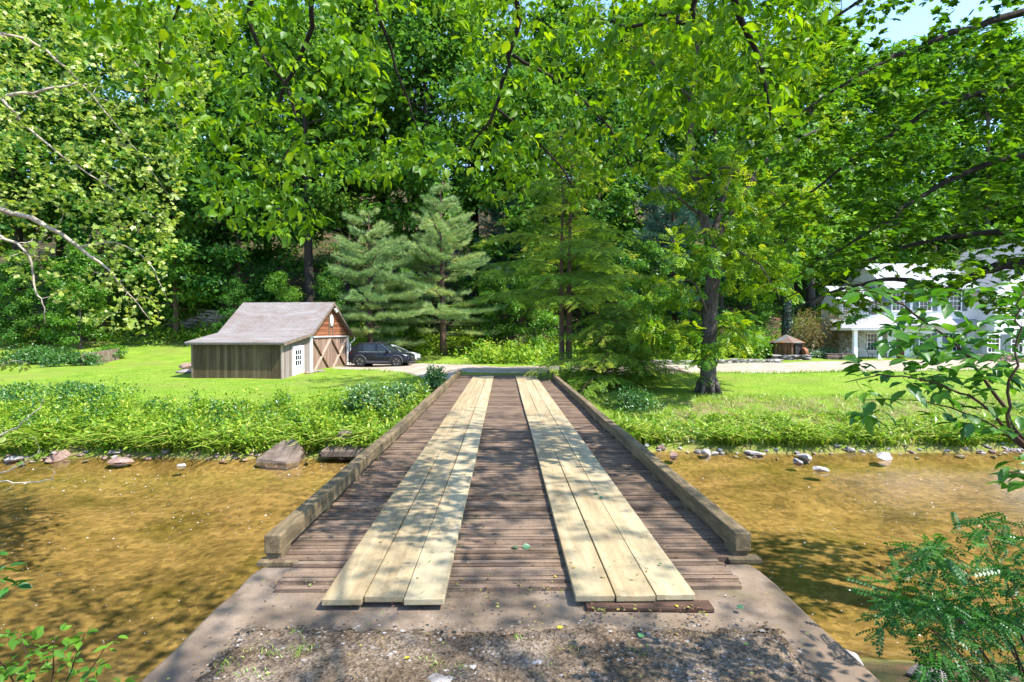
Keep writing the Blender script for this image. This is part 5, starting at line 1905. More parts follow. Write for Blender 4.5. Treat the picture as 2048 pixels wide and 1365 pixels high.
# ---- near trees whose branches reach into the picture
def colonize(limbs, anchors, rg, maxr=.010, bend=.12, sag=.05, sides=5, step=3):
    """limbs: list of (points, radii).  Every anchor is joined to the nearest branch already grown.
    returns MB of all wood and list of twig polylines"""
    mb = MB()
    nodes, nrad = [], []
    for pts, rad in limbs:
        pts = np.array([tuple(p) for p in pts], float)
        if not hasattr(rad, '__len__'):
            rad = [rad] * len(pts)
        # refine
        t = np.linspace(0, len(pts) - 1, (len(pts) - 1) * 4 + 1)
        sm = np.stack([np.interp(t, np.arange(len(pts)), pts[:, j]) for j in range(3)], -1)
        for _ in range(2):
            sm[1:-1] = .25 * sm[:-2] + .5 * sm[1:-1] + .25 * sm[2:]
        seg = np.linalg.norm(np.diff(sm, axis=0), axis=1).mean()
        sm[1:-1] += rg.normal(size=(len(sm) - 2, 3)) * .05 * seg
        rr_ = np.interp(t, np.arange(len(pts)), rad)
        mb.tube(sm, list(rr_), 8 if max(rad) > .03 else 6)
        nodes += list(sm)
        nrad += list(rr_)
    NN = np.zeros((len(nodes) + len(anchors) * step + 10, 3))
    NR = np.zeros(len(NN))
    cnt = len(nodes)
    NN[:cnt] = nodes
    NR[:cnt] = nrad
    anchors = np.asarray(anchors, float)
    d0 = np.min(np.linalg.norm(anchors[:, None, :] - NN[None, :cnt], axis=2), axis=1)
    twigs = []
    for ai in np.argsort(d0):
        a = anchors[ai]
        dd = np.linalg.norm(NN[:cnt] - a, axis=1) + .15 * np.maximum(0, a[2] - NN[:cnt, 2])
        j = int(np.argmin(dd))
        b0 = NN[j].copy()
        L = np.linalg.norm(a - b0)
        if L < 1e-3:
            continue
        t = np.linspace(0, 1, step + 1)[:, None]
        pts = b0 * (1 - t) + a * t
        off = rg.normal(size=3) * bend * L
        off[2] += sag * L
        pts = pts + off[None] * (np.sin(np.pi * t) * .8)
        r0 = min(NR[j] * .75, maxr * (.35 + .65 * min(1, L / .8)))
        rad = [r0 * (1 - .7 * q / step) for q in range(step + 1)]
        mb.tube(pts, rad, sides, False)
        twigs.append((pts, r0))
        NN[cnt:cnt + step] = pts[1:]
        NR[cnt:cnt + step] = rad[1:]
        cnt += step
    return mb, twigs


def twig_leaves(twigs, rg, spacing, size, outward=.75, droop=.35, start=.25, tip=3, upn=(0, 0, .8), jitter=.45, min_r=None):
    Pp, Dd, Uu, Tt = [], [], [], []
    for pts, r0 in twigs:
        seg = np.linalg.norm(np.diff(pts, axis=0), axis=1)
        L = seg.sum()
        s = start * L
        side = 1
        tone = rg.rand() * .5
        cum = np.concatenate([[0], np.cumsum(seg)])
        dirs = np.diff(pts, axis=0) / np.maximum(seg[:, None], 1e-6)
        lst = []
        while s < L:
            lst.append(s)
            s += spacing * rg.uniform(.6, 1.4)
        for s in lst + [L] * tip:
            k = min(np.searchsorted(cum, s, 'right') - 1, len(seg) - 1)
            p = pts[k] + dirs[k] * (s - cum[k])
            t = dirs[k]
            h = np.cross(t, [0, 0, 1.0])
            h = h / max(np.linalg.norm(h), 1e-3)
            side = -side
            if s >= L:
                dv = t * .8 + h * rg.normal() * .8
            else:
                dv = t * .5 + h * side * outward
            dv = dv + np.array([0, 0, -droop]) + rg.normal(size=3) * jitter * .55
            Pp.append(p + dv * size * .12)
            Dd.append(dv)
            Uu.append(np.array(upn) + rg.normal(size=3) * jitter)
            Tt.append(min(1, tone + .5 * rg.rand()))
    return np.array(Pp), np.array(Dd), np.array(Uu), np.array(Tt)


def pxline(lst):
    return [P(a, b, c) for a, b, c in lst]


def under(curve, px):
    return np.interp(px, [c[0] for c in curve], [c[1] for c in curve])


def wcam(px, py, d):
    """vector version of P"""
    v = np.stack([(px - 1024) / F, (682.5 - py) / F, -np.ones_like(px)], -1) @ np.array(CM).T
    v = v * (d / v[:, 1])[:, None]
    v[:, 2] += CAMZ
    return v


def mx_(world, root):
    return np.asarray(world) - np.array(root.location)


# overhanging tree: trunk on the near bank behind and right of the viewer
rg = np.random.RandomState(77)
troot = empty('overhanging_tree', (6.4, -4.0, -.4), 0, 'broad-leaved tree whose leafy branches hang over the near end of the bridge', 'tree')
O = np.array(troot.location)
trunk = np.array([(6.4, -4.0, -.9), (6.3, -3.9, 1.5), (6.0, -3.6, 3.5), (5.6, -3.1, 5.6), (5.1, -2.5, 7.8), (4.6, -1.6, 9.8)])
MB().tube(trunk - O, [.34, .27, .24, .21, .17, .11], 12).build('trunk', 'bark', troot, True)
limbs = [
    ([trunk[3], (3.2, -1.4, 7.0), (.6, 1.6, 7.2), tuple(P(700, -160, 5.2)), tuple(P(628, -20, 5.6)), tuple(P(618, 80, 5.9)), tuple(P(572, 168, 6.1)), tuple(P(545, 225, 6.2)), tuple(P(470, 250, 6.3))], [.026, .025, .024, .022, .020, .018, .015, .011, .006]),
    ([tuple(P(560, -120, 5.5)), tuple(P(490, 20, 5.8)), tuple(P(520, 110, 6.0)), tuple(P(572, 168, 6.1)), tuple(P(600, 260, 6.2)), tuple(P(560, 330, 6.2))], [.022, .018, .013, .013, .009, .005]),
    ([trunk[3], (2.2, .6, 6.2), (1.3, 2.8, 5.9), tuple(P(1050, -150, 5.0)), tuple(P(1035, 0, 5.4)), tuple(P(1025, 110, 5.6)), tuple(P(990, 215, 5.8)), tuple(P(940, 300, 5.9))], [.026, .025, .024, .022, .02, .018, .013, .006]),
    ([tuple(P(1025, 110, 5.6)), tuple(P(1120, 160, 5.8)), tuple(P(1200, 230, 6.0)), tuple(P(1260, 330, 6.2))], [.014, .011, .009, .005]),
    ([tuple(P(990, 215, 5.8)), tuple(P(1070, 280, 6.0)), tuple(P(1130, 340, 6.1)), tuple(P(1165, 420, 6.2))], [.012, .010, .008, .004]),
    ([trunk[3], (2.6, 1.4, 5.8), tuple(P(1440, -160, 4.4)), tuple(P(1385, 60, 4.9)), tuple(P(1340, 20, 5.2)), tuple(P(1240, 60, 5.6)), tuple(P(1180, 40, 5.9))], [.02, .019, .018, .017, .015, .011, .006]),
    ([tuple(P(1440, -160, 4.4)), tuple(P(1480, 40, 4.7)), tuple(P(1530, 140, 5.0)), tuple(P(1540, 240, 5.1))], [.03, .02, .014, .006]),
    ([tuple(P(700, -160, 5.2)), tuple(P(760, 30, 5.8)), tuple(P(800, 170, 6.2)), tuple(P(850, 300, 6.4))], [.02, .014, .010, .005]),
    ([tuple(P(560, -120, 5.5)), tuple(P(400, -60, 6.0)), tuple(P(330, 60, 6.4)), tuple(P(310, 180, 6.6))], [.02, .015, .010, .005]),
    ([trunk[4], (3.0, 1.5, 8.6), (1.5, 5, 9.0), (.5, 8.5, 9.8)], [.016, .014, .012, .008]),
    ([trunk[4], (5.9, .2, 8.4), (5.1, 1.9, 8.9), (6.3, 4.4, 9.0), (5.2, 6.8, 9.7), (5.9, 9.8, 10.6)], [.016, .015, .014, .012, .009, .006]),
    ([trunk[4], (7.5, .5, 8.8), (8.6, 4, 9.0), (8.4, 8, 10.0)], [.017, .015, .012, .008]),
    ([trunk[4], (2.5, -.5, 8.8), (1.8, 2, 9.0)], [.02, .016, .01]),
]
curve = [(130, 30), (200, 110), (260, 190), (330, 300), (400, 420), (440, 455), (500, 500), (600, 505), (650, 480), (680, 390), (760, 390), (850, 370), (950, 400), (1000, 440), (1030, 455), (1060, 370), (1110, 370), (1150, 440), (1180, 450), (1220, 370), (1300, 370), (1350, 330), (1400, 280), (1480, 255), (1540, 300), (1590, 240), (1650, 110)]
n = 3000
px = rg.uniform(130, 1650, n)
low = under(curve, px) - 25
py = -190 + (low + 190) * rg.rand(n) ** .85
d = rg.uniform(4.6, 7.6, n) - .6 * smooth(1250, 1500, px)
hole = ((px > 765) & (px < 905) & (py > 20) & (py < 255) & (rg.rand(n) < .9)) | ((px > 640) & (px < 700) & (py > 120) & (py < 240) & (rg.rand(n) < .6)) | ((px > 1050) & (px < 1120) & (py > 200) & (py < 330) & (rg.rand(n) < .5))
dens = .74 - .28 * smooth(500, 250, px) * smooth(50, 250, py)
k = (~hole) & (rg.rand(n) < dens)
A1 = wcam(px[k], py[k], d[k])
n = 1250
yy_ = rg.uniform(1.5, 11.5, n)
A2 = np.stack([rg.uniform(2.6, 9.2, n), yy_, np.maximum(6.6, 2.9 + .63 * yy_) + 2.0 * rg.rand(n)], -1)
A2 = A2[np.abs(np.sin(A2[:, 0] * 1.3 + 1) + np.cos(A2[:, 1] * 1.1)) > .22]
n = 1100
A3 = np.stack([rg.uniform(2.4, 8.0, n), rg.uniform(-3.2, 2.4, n), rg.uniform(6.0, 9.6, n)], -1)
A3 = A3[np.abs(np.sin(A3[:, 0] * 1.7 + 2) + np.cos(A3[:, 1] * 1.5 + 1)) > .22]
A2 = np.concatenate([A2, A3])
limbs = [(p_, [q_ * 1.35 for q_ in r_]) for p_, r_ in limbs]
mb, tw = colonize(limbs, np.concatenate([A1, A2]), rg, .012, .14, .08)
o = mb.build('branches', 'darkbark', troot, True)
o.data.transform(Matrix.Translation(-Vector(O)))
pp, dd, uu, tt = twig_leaves(tw, rg, .072, .10, .75, .55, .2, 3, (.25, -.25, .75), .55)
sz_ = .094 * rg.uniform(.45, 1.4, len(pp))
o = link('leaves', leaves(pp - O, dd, uu, sz_, T_ovate(.27), rg, tt), 'canopy', troot)
print('canopy leaves', len(pp))

# pale-barked tree leaning in from the left bank
rg = np.random.RandomState(78)
sroot = empty('sycamore_tree', (-13.5, 7.5, -1.2), 0, 'pale-barked tree with light yellow-green leaves leaning in from the left', 'tree')
O = np.array(sroot.location)
trunk = np.array([(-13.5, 5.2, -2.2), (-13.4, 5.4, 1), (-13.2, 6, 3.4), (-13.0, 6.6, 6), (-12.6, 7.4, 9), (-12, 8.2, 12)])
O = trunk[0] + np.array([0, 0, .6])
sroot.location = O
MB().tube(trunk - O, [.42, .33, .29, .25, .2, .1], 12).build('trunk', 'palebark', sroot, True)
limbs = [
    ([trunk[2], tuple(P(-120, 395, 9.6)), tuple(P(0, 418, 9.8)), tuple(P(80, 440, 9.9)), tuple(P(160, 495, 10)), tuple(P(240, 560, 10.2)), tuple(P(300, 640, 10.4))], [.16, .085, .07, .058, .04, .022, .008]),
    ([trunk[2], tuple(P(-100, 420, 9.2)), tuple(P(0, 470, 9.2)), tuple(P(60, 505, 9.3)), tuple(P(70, 590, 9.3)), tuple(P(92, 610, 9.3)), tuple(P(88, 650, 9.4))], [.1, .05, .035, .026, .018, .014, .006]),
    ([trunk[3], tuple(P(-100, 210, 9.8)), tuple(P(0, 195, 10)), tuple(P(90, 180, 10.2)), tuple(P(180, 165, 10.4)), tuple(P(205, 175, 10.5))], [.12, .06, .05, .035, .02, .01]),
    ([trunk[3], tuple(P(-60, 60, 9.8)), tuple(P(60, 75, 10.2)), tuple(P(130, 130, 10.5)), tuple(P(240, 260, 11)), tuple(P(330, 380, 11.2))], [.1, .05, .04, .028, .016, .006]),
    ([trunk[4], tuple(P(20, -60, 10)), tuple(P(150, 20, 10.5)), tuple(P(260, 110, 11)), tuple(P(350, 240, 11.5))], [.1, .06, .04, .02, .008]),
    ([tuple(P(160, 495, 10)), tuple(P(230, 480, 10.3)), tuple(P(300, 520, 10.6)), tuple(P(335, 600, 10.7))], [.03, .02, .012, .005]),
    ([tuple(P(0, 195, 10)), tuple(P(60, 260, 10)), tuple(P(150, 330, 10.2)), tuple(P(260, 400, 10.6)), tuple(P(330, 450, 10.8))], [.04, .028, .02, .012, .005]),
]
curve = [(-200, 640), (0, 520), (40, 560), (90, 640), (150, 640), (220, 660), (280, 665), (320, 650), (340, 600), (350, 480), (370, 330), (420, 180), (470, 40)]
n = 3300
px = rg.uniform(-260, 470, n)
low = under(curve, px)
py = -160 + (low + 160) * rg.rand(n) ** .85
d = rg.uniform(8.8, 12.2, n)
k = rg.rand(n) < np.where((py > 430) & (px < 190), .28, .85)
A1 = wcam(px[k], py[k], d[k])
n = 220
A2 = np.stack([rg.uniform(-17, -9.5, n), rg.uniform(3, 10, n), rg.uniform(8.5, 13, n)], -1)
limbs = [(p_, [q_ * .72 for q_ in r_]) for p_, r_ in limbs]
mb, tw = colonize(limbs, np.concatenate([A1, A2]), rg, .020, .24, -.05)
o = mb.build('branches', 'palebark', sroot, True)
o.data.transform(Matrix.Translation(-Vector(O)))
pp, dd, uu, tt = twig_leaves(tw, rg, .115, .12, .7, .25, .35, 3, (.45, -.35, .7), .6)
o = link('leaves', leaves(pp - O, dd, uu, .078 * rg.uniform(.5, 1.35, len(pp)), T_maple(), rg, tt), 'sycamore', sroot)
print('sycamore leaves', len(pp))

# maple sweeping in from the right
rg = np.random.RandomState(79)
trunk = np.array([(11.6, 5.6, -1.9), (11.5, 5.7, .6), (11.3, 6.0, 2.6), (11.1, 6.3, 5), (10.9, 6.8, 7.6), (10.7, 7.2, 10.5)])
O = trunk[0] + np.array([0, 0, .4])
mroot = empty('maple_tree', O, 0, 'dark green maple sweeping in from the right in layered sprays before the house', 'tree')
MB().tube(trunk - O, [.42, .33, .29, .25, .2, .1], 12).build('trunk', 'bark', mroot, True)
limbs = [
    ([trunk[2], tuple(P(2060, 520, 8.6)), tuple(P(1960, 540, 8.6)), tuple(P(1890, 590, 8.5)), tuple(P(1820, 560, 8.5)), tuple(P(1760, 560, 8.5)), tuple(P(1640, 590, 8.4)), tuple(P(1560, 640, 8.3))], [.13, .10, .075, .05, .04, .03, .016, .006]),
    ([trunk[2], tuple(P(2080, 470, 9)), tuple(P(1900, 470, 9)), tuple(P(1780, 500, 9)), tuple(P(1650, 560, 8.9)), tuple(P(1560, 600, 8.8))], [.1, .06, .045, .03, .015, .006]),
    ([trunk[3], tuple(P(2100, 300, 8.8)), tuple(P(1950, 330, 8.6)), tuple(P(1800, 420, 8.4)), tuple(P(1680, 500, 8.2)), tuple(P(1580, 560, 8.1))], [.1, .06, .045, .03, .016, .006]),
    ([trunk[3], tuple(P(2080, 160, 8.8)), tuple(P(1900, 200, 8.5)), tuple(P(1750, 290, 8.3)), tuple(P(1620, 380, 8.1)), tuple(P(1520, 440, 8))], [.1, .06, .045, .03, .016, .006]),
    ([trunk[4], tuple(P(2060, 20, 8.6)), tuple(P(1900, 70, 8.3)), tuple(P(1760, 130, 8.1)), tuple(P(1620, 210, 7.9)), tuple(P(1500, 300, 7.8))], [.1, .06, .045, .03, .016, .006]),
    ([trunk[4], tuple(P(2000, -120, 8.4)), tuple(P(1820, -60, 8.1)), tuple(P(1680, 30, 7.9)), tuple(P(1560, 90, 7.8))], [.1, .05, .035, .02, .008]),
    ([trunk[4], (9, 5, 9.3), (6.8, 4.6, 9.6), (5.2, 4.4, 9.4)], [.1, .06, .03, .012]),
]
curve = [(1470, 250), (1500, 330), (1540, 420), (1580, 480), (1640, 590), (1660, 650), (1740, 630), (1800, 600), (1900, 615), (1960, 620), (2048, 640), (2300, 660)]
n = 3500
px = rg.uniform(1480, 2300, n)
low = under(curve, px)
py = -170 + (low + 170) * rg.rand(n) ** .75
d = rg.uniform(7.0, 9.8, n)
gap = ((px > 1700) & (px < 1800) & (py > 40) & (py < 110) & (rg.rand(n) < .35)) | ((px > 2010) & (py < 80) & (py > 20) & (rg.rand(n) < .4))
lay = np.sin((py + .42 * (px - 1500)) * .055 + rg.rand(n) * .8)
k = (~gap) & (rg.rand(n) < .42 + .38 * (lay > -.1)) & ~((px < 1560) & (py < 200) & (rg.rand(n) < .5))
A1 = wcam(px[k], py[k], d[k])
n = 200
A2 = np.stack([rg.uniform(4.5, 13, n), rg.uniform(2.5, 9, n), rg.uniform(8.6, 11.5, n)], -1)
mb, tw = colonize(limbs, np.concatenate([A1, A2]), rg, .011, .10, .03)
o = mb.build('branches', 'darkbark', mroot, True)
o.data.transform(Matrix.Translation(-Vector(O)))
pp, dd, uu, tt = twig_leaves(tw, rg, .10, .13, .85, .12, .2, 3, (.1, -.15, 1.0), .32)
o = link('leaves', leaves(pp - O, dd, uu, .12 * rg.uniform(.55, 1.25, len(pp)), T_maple(), rg, tt), 'maple', mroot)
print('maple leaves', len(pp))

# big grey trunk on the right lawn
rg = np.random.RandomState(80)
d = 23.4
bx = X(1416, d)
wz = GZ(bx, d)
wroot = empty('walnut_tree', (bx, d, wz), 0, 'big grey-trunked tree forking above the right lawn by the road', 'tree')
O = np.array(wroot.location)
def Wp(px, py, dd=0):
    return np.array(P(px, py, d + dd))
tk = [np.array([bx, d, wz - .3]), Wp(1416, 775), Wp(1417, 720), Wp(1420, 620), Wp(1428, 540), Wp(1424, 495)]
mb = MB().tube([p - O for p in tk], [.46, .345, .315, .30, .28, .28], 16)
for k_ in range(7):          # root flare
    a = 6.28 * k_ / 7 + .3
    mb.tube([(math.cos(a) * .25, math.sin(a) * .25, .55), (math.cos(a) * .42, math.sin(a) * .42, .15), (math.cos(a) * .62, math.sin(a) * .62, -.15)], [.17, .12, .05], 7)
mb.build('trunk', 'bark', wroot, True)
limbs = [
    ([tk[-1], Wp(1404, 430), Wp(1392, 370), Wp(1378, 290, .3), Wp(1385, 200, .5), Wp(1398, 90, .8), Wp(1380, -60, 1), Wp(1360, -220, 1)], [.22, .20, .18, .15, .13, .10, .07, .04]),
    ([tk[-1], Wp(1434, 440, .2), Wp(1450, 380, .4), Wp(1478, 300, .8), Wp(1500, 200, 1), Wp(1540, 60, 1.5), Wp(1560, -120, 2)], [.16, .13, .115, .10, .085, .06, .03]),
    ([Wp(1426, 480), Wp(1464, 440, 1), Wp(1478, 400, 1.4), Wp(1520, 330, 2), Wp(1590, 280, 2.5), Wp(1660, 250, 3)], [.15, .14, .12, .09, .06, .03]),
    ([Wp(1420, 640), Wp(1390, 560, -1), Wp(1350, 560, -1.4), Wp(1300, 575, -1.6)], [.06, .04, .025, .01]),
    ([Wp(1424, 520), Wp(1480, 500, -1), Wp(1530, 540, -1.6), Wp(1560, 600, -1.8)], [.07, .045, .03, .012]),
    ([Wp(1400, 430), Wp(1360, 400, -.8), Wp(1330, 370, -1.4), Wp(1300, 380, -1.6)], [.06, .04, .025, .01]),
    ([Wp(1392, 370), Wp(1440, 330, -1), Wp(1500, 350, -1.6), Wp(1560, 400, -2), Wp(1600, 440, -2.2)], [.07, .05, .035, .02, .01]),
    ([Wp(1418, 690), Wp(1440, 650, -.9), Wp(1470, 660, -1.3), Wp(1500, 690, -1.5)], [.05, .03, .02, .008]),
    ([Wp(1418, 660), Wp(1380, 640, .6), Wp(1330, 650, .9), Wp(1285, 670, 1)], [.05, .03, .02, .008]),
    ([Wp(1385, 200, .5), Wp(1310, 130, 0), Wp(1250, 80, -.4), Wp(1200, 60, -.5)], [.09, .06, .04, .015]),
    ([Wp(1398, 90, .8), Wp(1470, 20, 0), Wp(1540, -40, -.5)], [.08, .05, .02]),
]
# sprays sit in tiers
boxes = [(1275, 1390, 555, 610, 36), (1270, 1400, 640, 690, 46), (1340, 1490, 440, 545, 60), (1300, 1480, 300, 410, 120), (1450, 1600, 490, 590, 70), (1440, 1515, 620, 690, 26),
         (1480, 1640, 330, 460, 80), (1330, 1480, 690, 720, 14), (1180, 1330, 20, 200, 60), (1320, 1480, -180, 240, 190), (1440, 1680, -180, 300, 200), (1170, 1420, -260, -100, 70)]
al = []
for a, b_, c_, e_, q in boxes:
    al.append(wcam(rg.uniform(a, b_, q), rg.uniform(c_, e_, q), d + rg.uniform(-2.4, 2.8, q)))
mb, tw = colonize(limbs, np.concatenate(al), rg, .03, .12, .06)
o = mb.build('branches', 'bark', wroot, True)
o.data.transform(Matrix.Translation(-Vector(O)))
pp, dd, uu, tt = twig_leaves(tw, rg, .13, .42, .8, .3, .15, 4, (.2, -.3, .8), .5)
o = link('leaves', leaves(pp - O, dd, uu, .42 * rg.uniform(.6, 1.2, len(pp)), T_spray(4, .36, .11, .25), rg, tt), 'walnut', wroot)
print('walnut', len(pp))

# ivy-clad trunk by the hut
vroot = broadleaf(90, 19, 4.6, 6.5, .42, 9000, .34, 'lightleaf', 'bark', nlimb=18)
place(vroot, at(1575, 46.5), 0, 1.0, 'tree with an ivy-covered trunk right behind the rusty hut', 'tree')
q = 1500
a = RS.rand(q) * 6.28
zz = RS.rand(q) ** 1.1 * 5.5
pos = np.stack([np.cos(a) * (.42 + .06 * RS.rand(q)), np.sin(a) * (.42 + .06 * RS.rand(q)), zz], -1)
nn = np.stack([np.cos(a), np.sin(a), np.full(q, .3)], -1)
link('ivy', leaves(pos, randdir(q) * .6 + np.array([0, 0, -.6]), nn, .15 * RS.uniform(.7, 1.3, q), T_leaf(.42)), 'ivy', vroot)


# near shrub whose big leaves cross the right side
def near_bush(name, root_loc, limbs, anchors, label, cat, leafm, lsize, tm, spacing, wood, maxr=.006, seed=0, droop=.15, upn=(0, 0, 1), jit=.35, start=.2, tip=2):
    rg = np.random.RandomState(seed)
    root = empty(name, root_loc, 0, label, cat)
    O = np.array(root.location)
    mb, tw = colonize(limbs, anchors, rg, maxr, .12, .06)
    o = mb.build('stem', wood, root, True)
    o.data.transform(Matrix.Translation(-Vector(O)))
    pp, dd, uu, tt = twig_leaves(tw, rg, spacing, lsize, .8, droop, start, tip, upn, jit)
    link('leaves', leaves(pp - O, dd, uu, lsize * rg.uniform(.6, 1.2, len(pp)), tm, rg, tt), leafm, root)
    return root


rg = np.random.RandomState(81)
b0 = (3.0, 2.9, -1.0)
limbs = [
    ([b0, tuple(P(2130, 1050, 2.7)), tuple(P(2052, 900, 2.7)), tuple(P(1995, 790, 2.7)), tuple(P(1935, 715, 2.7)), tuple(P(1860, 650, 2.65)), tuple(P(1790, 600, 2.6)), tuple(P(1690, 575, 2.6))], [.02, .014, .010, .008, .006, .005, .004, .002]),
    ([tuple(P(2052, 900, 2.7)), tuple(P(1960, 800, 2.5)), tuple(P(1880, 770, 2.5)), tuple(P(1780, 745, 2.5)), tuple(P(1690, 765, 2.5))], [.007, .006, .005, .004, .002]),
    ([b0, tuple(P(2130, 980, 2.4)), tuple(P(2010, 860, 2.4)), tuple(P(2020, 760, 2.4)), tuple(P(2048, 660, 2.4)), tuple(P(2050, 580, 2.4))], [.016, .010, .007, .006, .004, .003]),
    ([tuple(P(2052, 900, 2.7)), tuple(P(1990, 850, 2.9)), tuple(P(1900, 815, 2.9)), tuple(P(1830, 800, 2.9)), tuple(P(1730, 800, 2.9))], [.007, .005, .004, .003, .002]),
    ([b0, tuple(P(2140, 1100, 2.6)), tuple(P(2060, 950, 2.5)), tuple(P(2020, 945, 2.5))], [.01, .007, .004, .002]),
]
zones = [(1700, 2060, 570, 640, 26), (1760, 2060, 640, 720, 44), (1700, 2060, 720, 790, 34), (1720, 1900, 790, 840, 8), (1900, 2060, 790, 900, 14), (2010, 2060, 900, 970, 5), (1820, 2060, 690, 760, 20), (2048, 2250, 560, 900, 40)]
al = [wcam(rg.uniform(a, b_, q), rg.uniform(c_, e_, q), rg.uniform(2.35, 3.1, q)) for a, b_, c_, e_, q in zones]
near_bush('leafy_shrub', b0, limbs, np.concatenate(al), 'near shrub with big pointed leaves crossing in front of the house', 'shrub', 'nearleaf', .088, T_ovate(.25), .062, 'twig', .004, 81, .12, (0, -.1, 1), .3)

# fine-leaved shrub in the bottom right corner
rg = np.random.RandomState(82)
b0 = (3.9, 3.7, -1.5)
limbs = []
for tx, ty, td in ((1800, 1100, 4.2), (1780, 1180, 4.0), (1900, 1090, 4.3), (1960, 1040, 4.4), (2040, 1060, 4.2), (1850, 1250, 3.8), (1960, 1180, 3.9), (2060, 1200, 3.8), (1930, 1330, 3.5)):
    e = np.array(P(tx, ty, td))
    m_ = (np.array(b0) + e) / 2 + np.array([.1, 0, .25])
    limbs.append(([b0, tuple(m_), tuple(e)], [.014, .009, .003]))
q = 340
px = rg.uniform(1760, 2150, q)
top = np.interp(px, [1750, 1780, 1830, 1900, 1960, 2050, 2150], [1200, 1140, 1085, 1080, 1035, 1040, 1000])
py = top + (1420 - top) * rg.rand(q)
k = ~((px < 1830) & (py > 1260))
A = wcam(px[k], py[k], rg.uniform(3.3, 4.6, q)[k])
near_bush('fine_leaved_shrub', b0, limbs, A, 'shrub with small blue-green leaflets in the bottom right corner', 'shrub', 'locust', .15, T_spray(7, .20, .06, .25), .085, 'twig', .005, 82, .2, (-.1, -.2, 1), .4)

# leafy plants on the near bank, bottom left
rg = np.random.RandomState(83)
b0 = tuple(P(130, 1480, 5.2))
b0 = (b0[0], 5.0, -1.75)
limbs = [([b0, tuple((np.array(b0) + np.array(P(tx, ty, 5.0))) / 2 + np.array([0, 0, .12])), tuple(P(tx, ty, 5.0))], [.008, .006, .003]) for tx, ty in ((40, 1270), (110, 1275), (170, 1265), (230, 1270), (60, 1340), (180, 1340), (-20, 1300))]
q = 60
A = wcam(rg.uniform(-40, 245, q), rg.uniform(1262, 1400, q), rg.uniform(4.7, 5.3, q))
near_bush('bank_plant', b0, limbs, A, 'leafy green plant on the near bank at bottom left', 'plant', 'lightleaf', .105, T_ovate(.24), .10, 'twig', .004, 83, .1, (0, -.2, 1), .3)
b0 = tuple(P(-60, 1330, 4.6))
limbs = [([b0, tuple(P(-40, 1220, 4.4)), tuple(P(0, 1130, 4.4)), tuple(P(30, 1120, 4.4))], [.01, .007, .004, .002])]
A = wcam(rg.uniform(-60, 36, 12), rg.uniform(1090, 1180, 12), rg.uniform(4.2, 4.6, 12))
near_bush('leafy_sprig', b0, limbs, A, 'blue-green leafy sprig poking in at the lower left edge', 'plant', 'locust', .11, T_ovate(.24), .09, 'twig', .003, 84)

# bare whitish branches at the left edge over the water
rg = np.random.RandomState(84)
b0 = (-8.9, 6.0, -1.6)
limbs = [
    ([b0, tuple(P(-80, 900, 7.4)), tuple(P(0, 872, 7.4)), tuple(P(50, 845, 7.5)), tuple(P(75, 818, 7.5)), tuple(P(86, 798, 7.5))], [.035, .022, .014, .009, .006, .003]),
    ([tuple(P(-80, 900, 7.4)), tuple(P(0, 952, 7.2)), tuple(P(50, 925, 7.2)), tuple(P(84, 902, 7.2))], [.018, .009, .006, .003]),
    ([b0, tuple(P(-60, 970, 7.0)), tuple(P(0, 962, 7.0)), tuple(P(60, 966, 7.0)), tuple(P(106, 960, 7.0)), tuple(P(110, 945, 7.0))], [.022, .013, .010, .008, .005, .003]),
    ([tuple(P(-80, 900, 7.4)), tuple(P(-10, 740, 7.6)), tuple(P(30, 718, 7.6)), tuple(P(60, 728, 7.6))], [.012, .007, .005, .003]),
]
A = np.concatenate([wcam(rg.uniform(-40, 70, 14), rg.uniform(830, 880, 14), rg.uniform(7.1, 7.7, 14)), wcam(rg.uniform(0, 100, 22), rg.uniform(915, 1000, 22), rg.uniform(6.8, 7.4, 22)), wcam(rg.uniform(-40, 50, 14), rg.uniform(700, 760, 14), rg.uniform(7.4, 7.8, 14))])
root = empty('bare_bush', b0, 0, 'mostly bare whitish branches reaching over the water at the left edge', 'bush')
mb, tw = colonize(limbs, A, rg, .006, .16, .0)
o = mb.build('branches', 'palebark', root, True)
o.data.transform(Matrix.Translation(-Vector(b0)))
sub = [t for t in tw if t[0][-1][2] > 1.35 or rg.rand() < .12]
pp, dd, uu, tt = twig_leaves(sub, rg, .12, .1, .7, .3, .4, 2)
link('leaves', leaves(pp - np.array(b0), dd, uu, .10 * rg.uniform(.6, 1.2, len(pp)), T_ovate(.26), rg, tt), 'sycamore', root)

# ------------------------------------------------------------------ small things on the deck and the water
M['litter'] = leafmat('leaf_litter', [(.10, .05, .03), (.16, .08, .045), (.22, .13, .06), (.30, .26, .06), (.12, .2, .04)], .15, .03)
M['yellowleaf'] = leafmat('yellow_leaf', [(.45, .36, .03), (.55, .42, .04)], .3, .04)
M['greenleaf'] = leafmat('fresh_green_leaf', [(.02, .10, .03), (.05, .17, .05)], .25, .12)


def flat(n, x, y, z, size, mt, name, tm, label, kind='stuff', curl=.35):
    pos = np.stack([x, y, z], -1)
    a = RS.rand(n) * 6.28
    dv = np.stack([np.cos(a), np.sin(a), RS.normal(size=n) * .12], -1)
    up = np.array([0, 0, 1.0]) + RS.normal(size=(n, 3)) * curl
    return tag(link(name, leaves(pos, dv, up, size, tm), mt), label, None, None, kind)


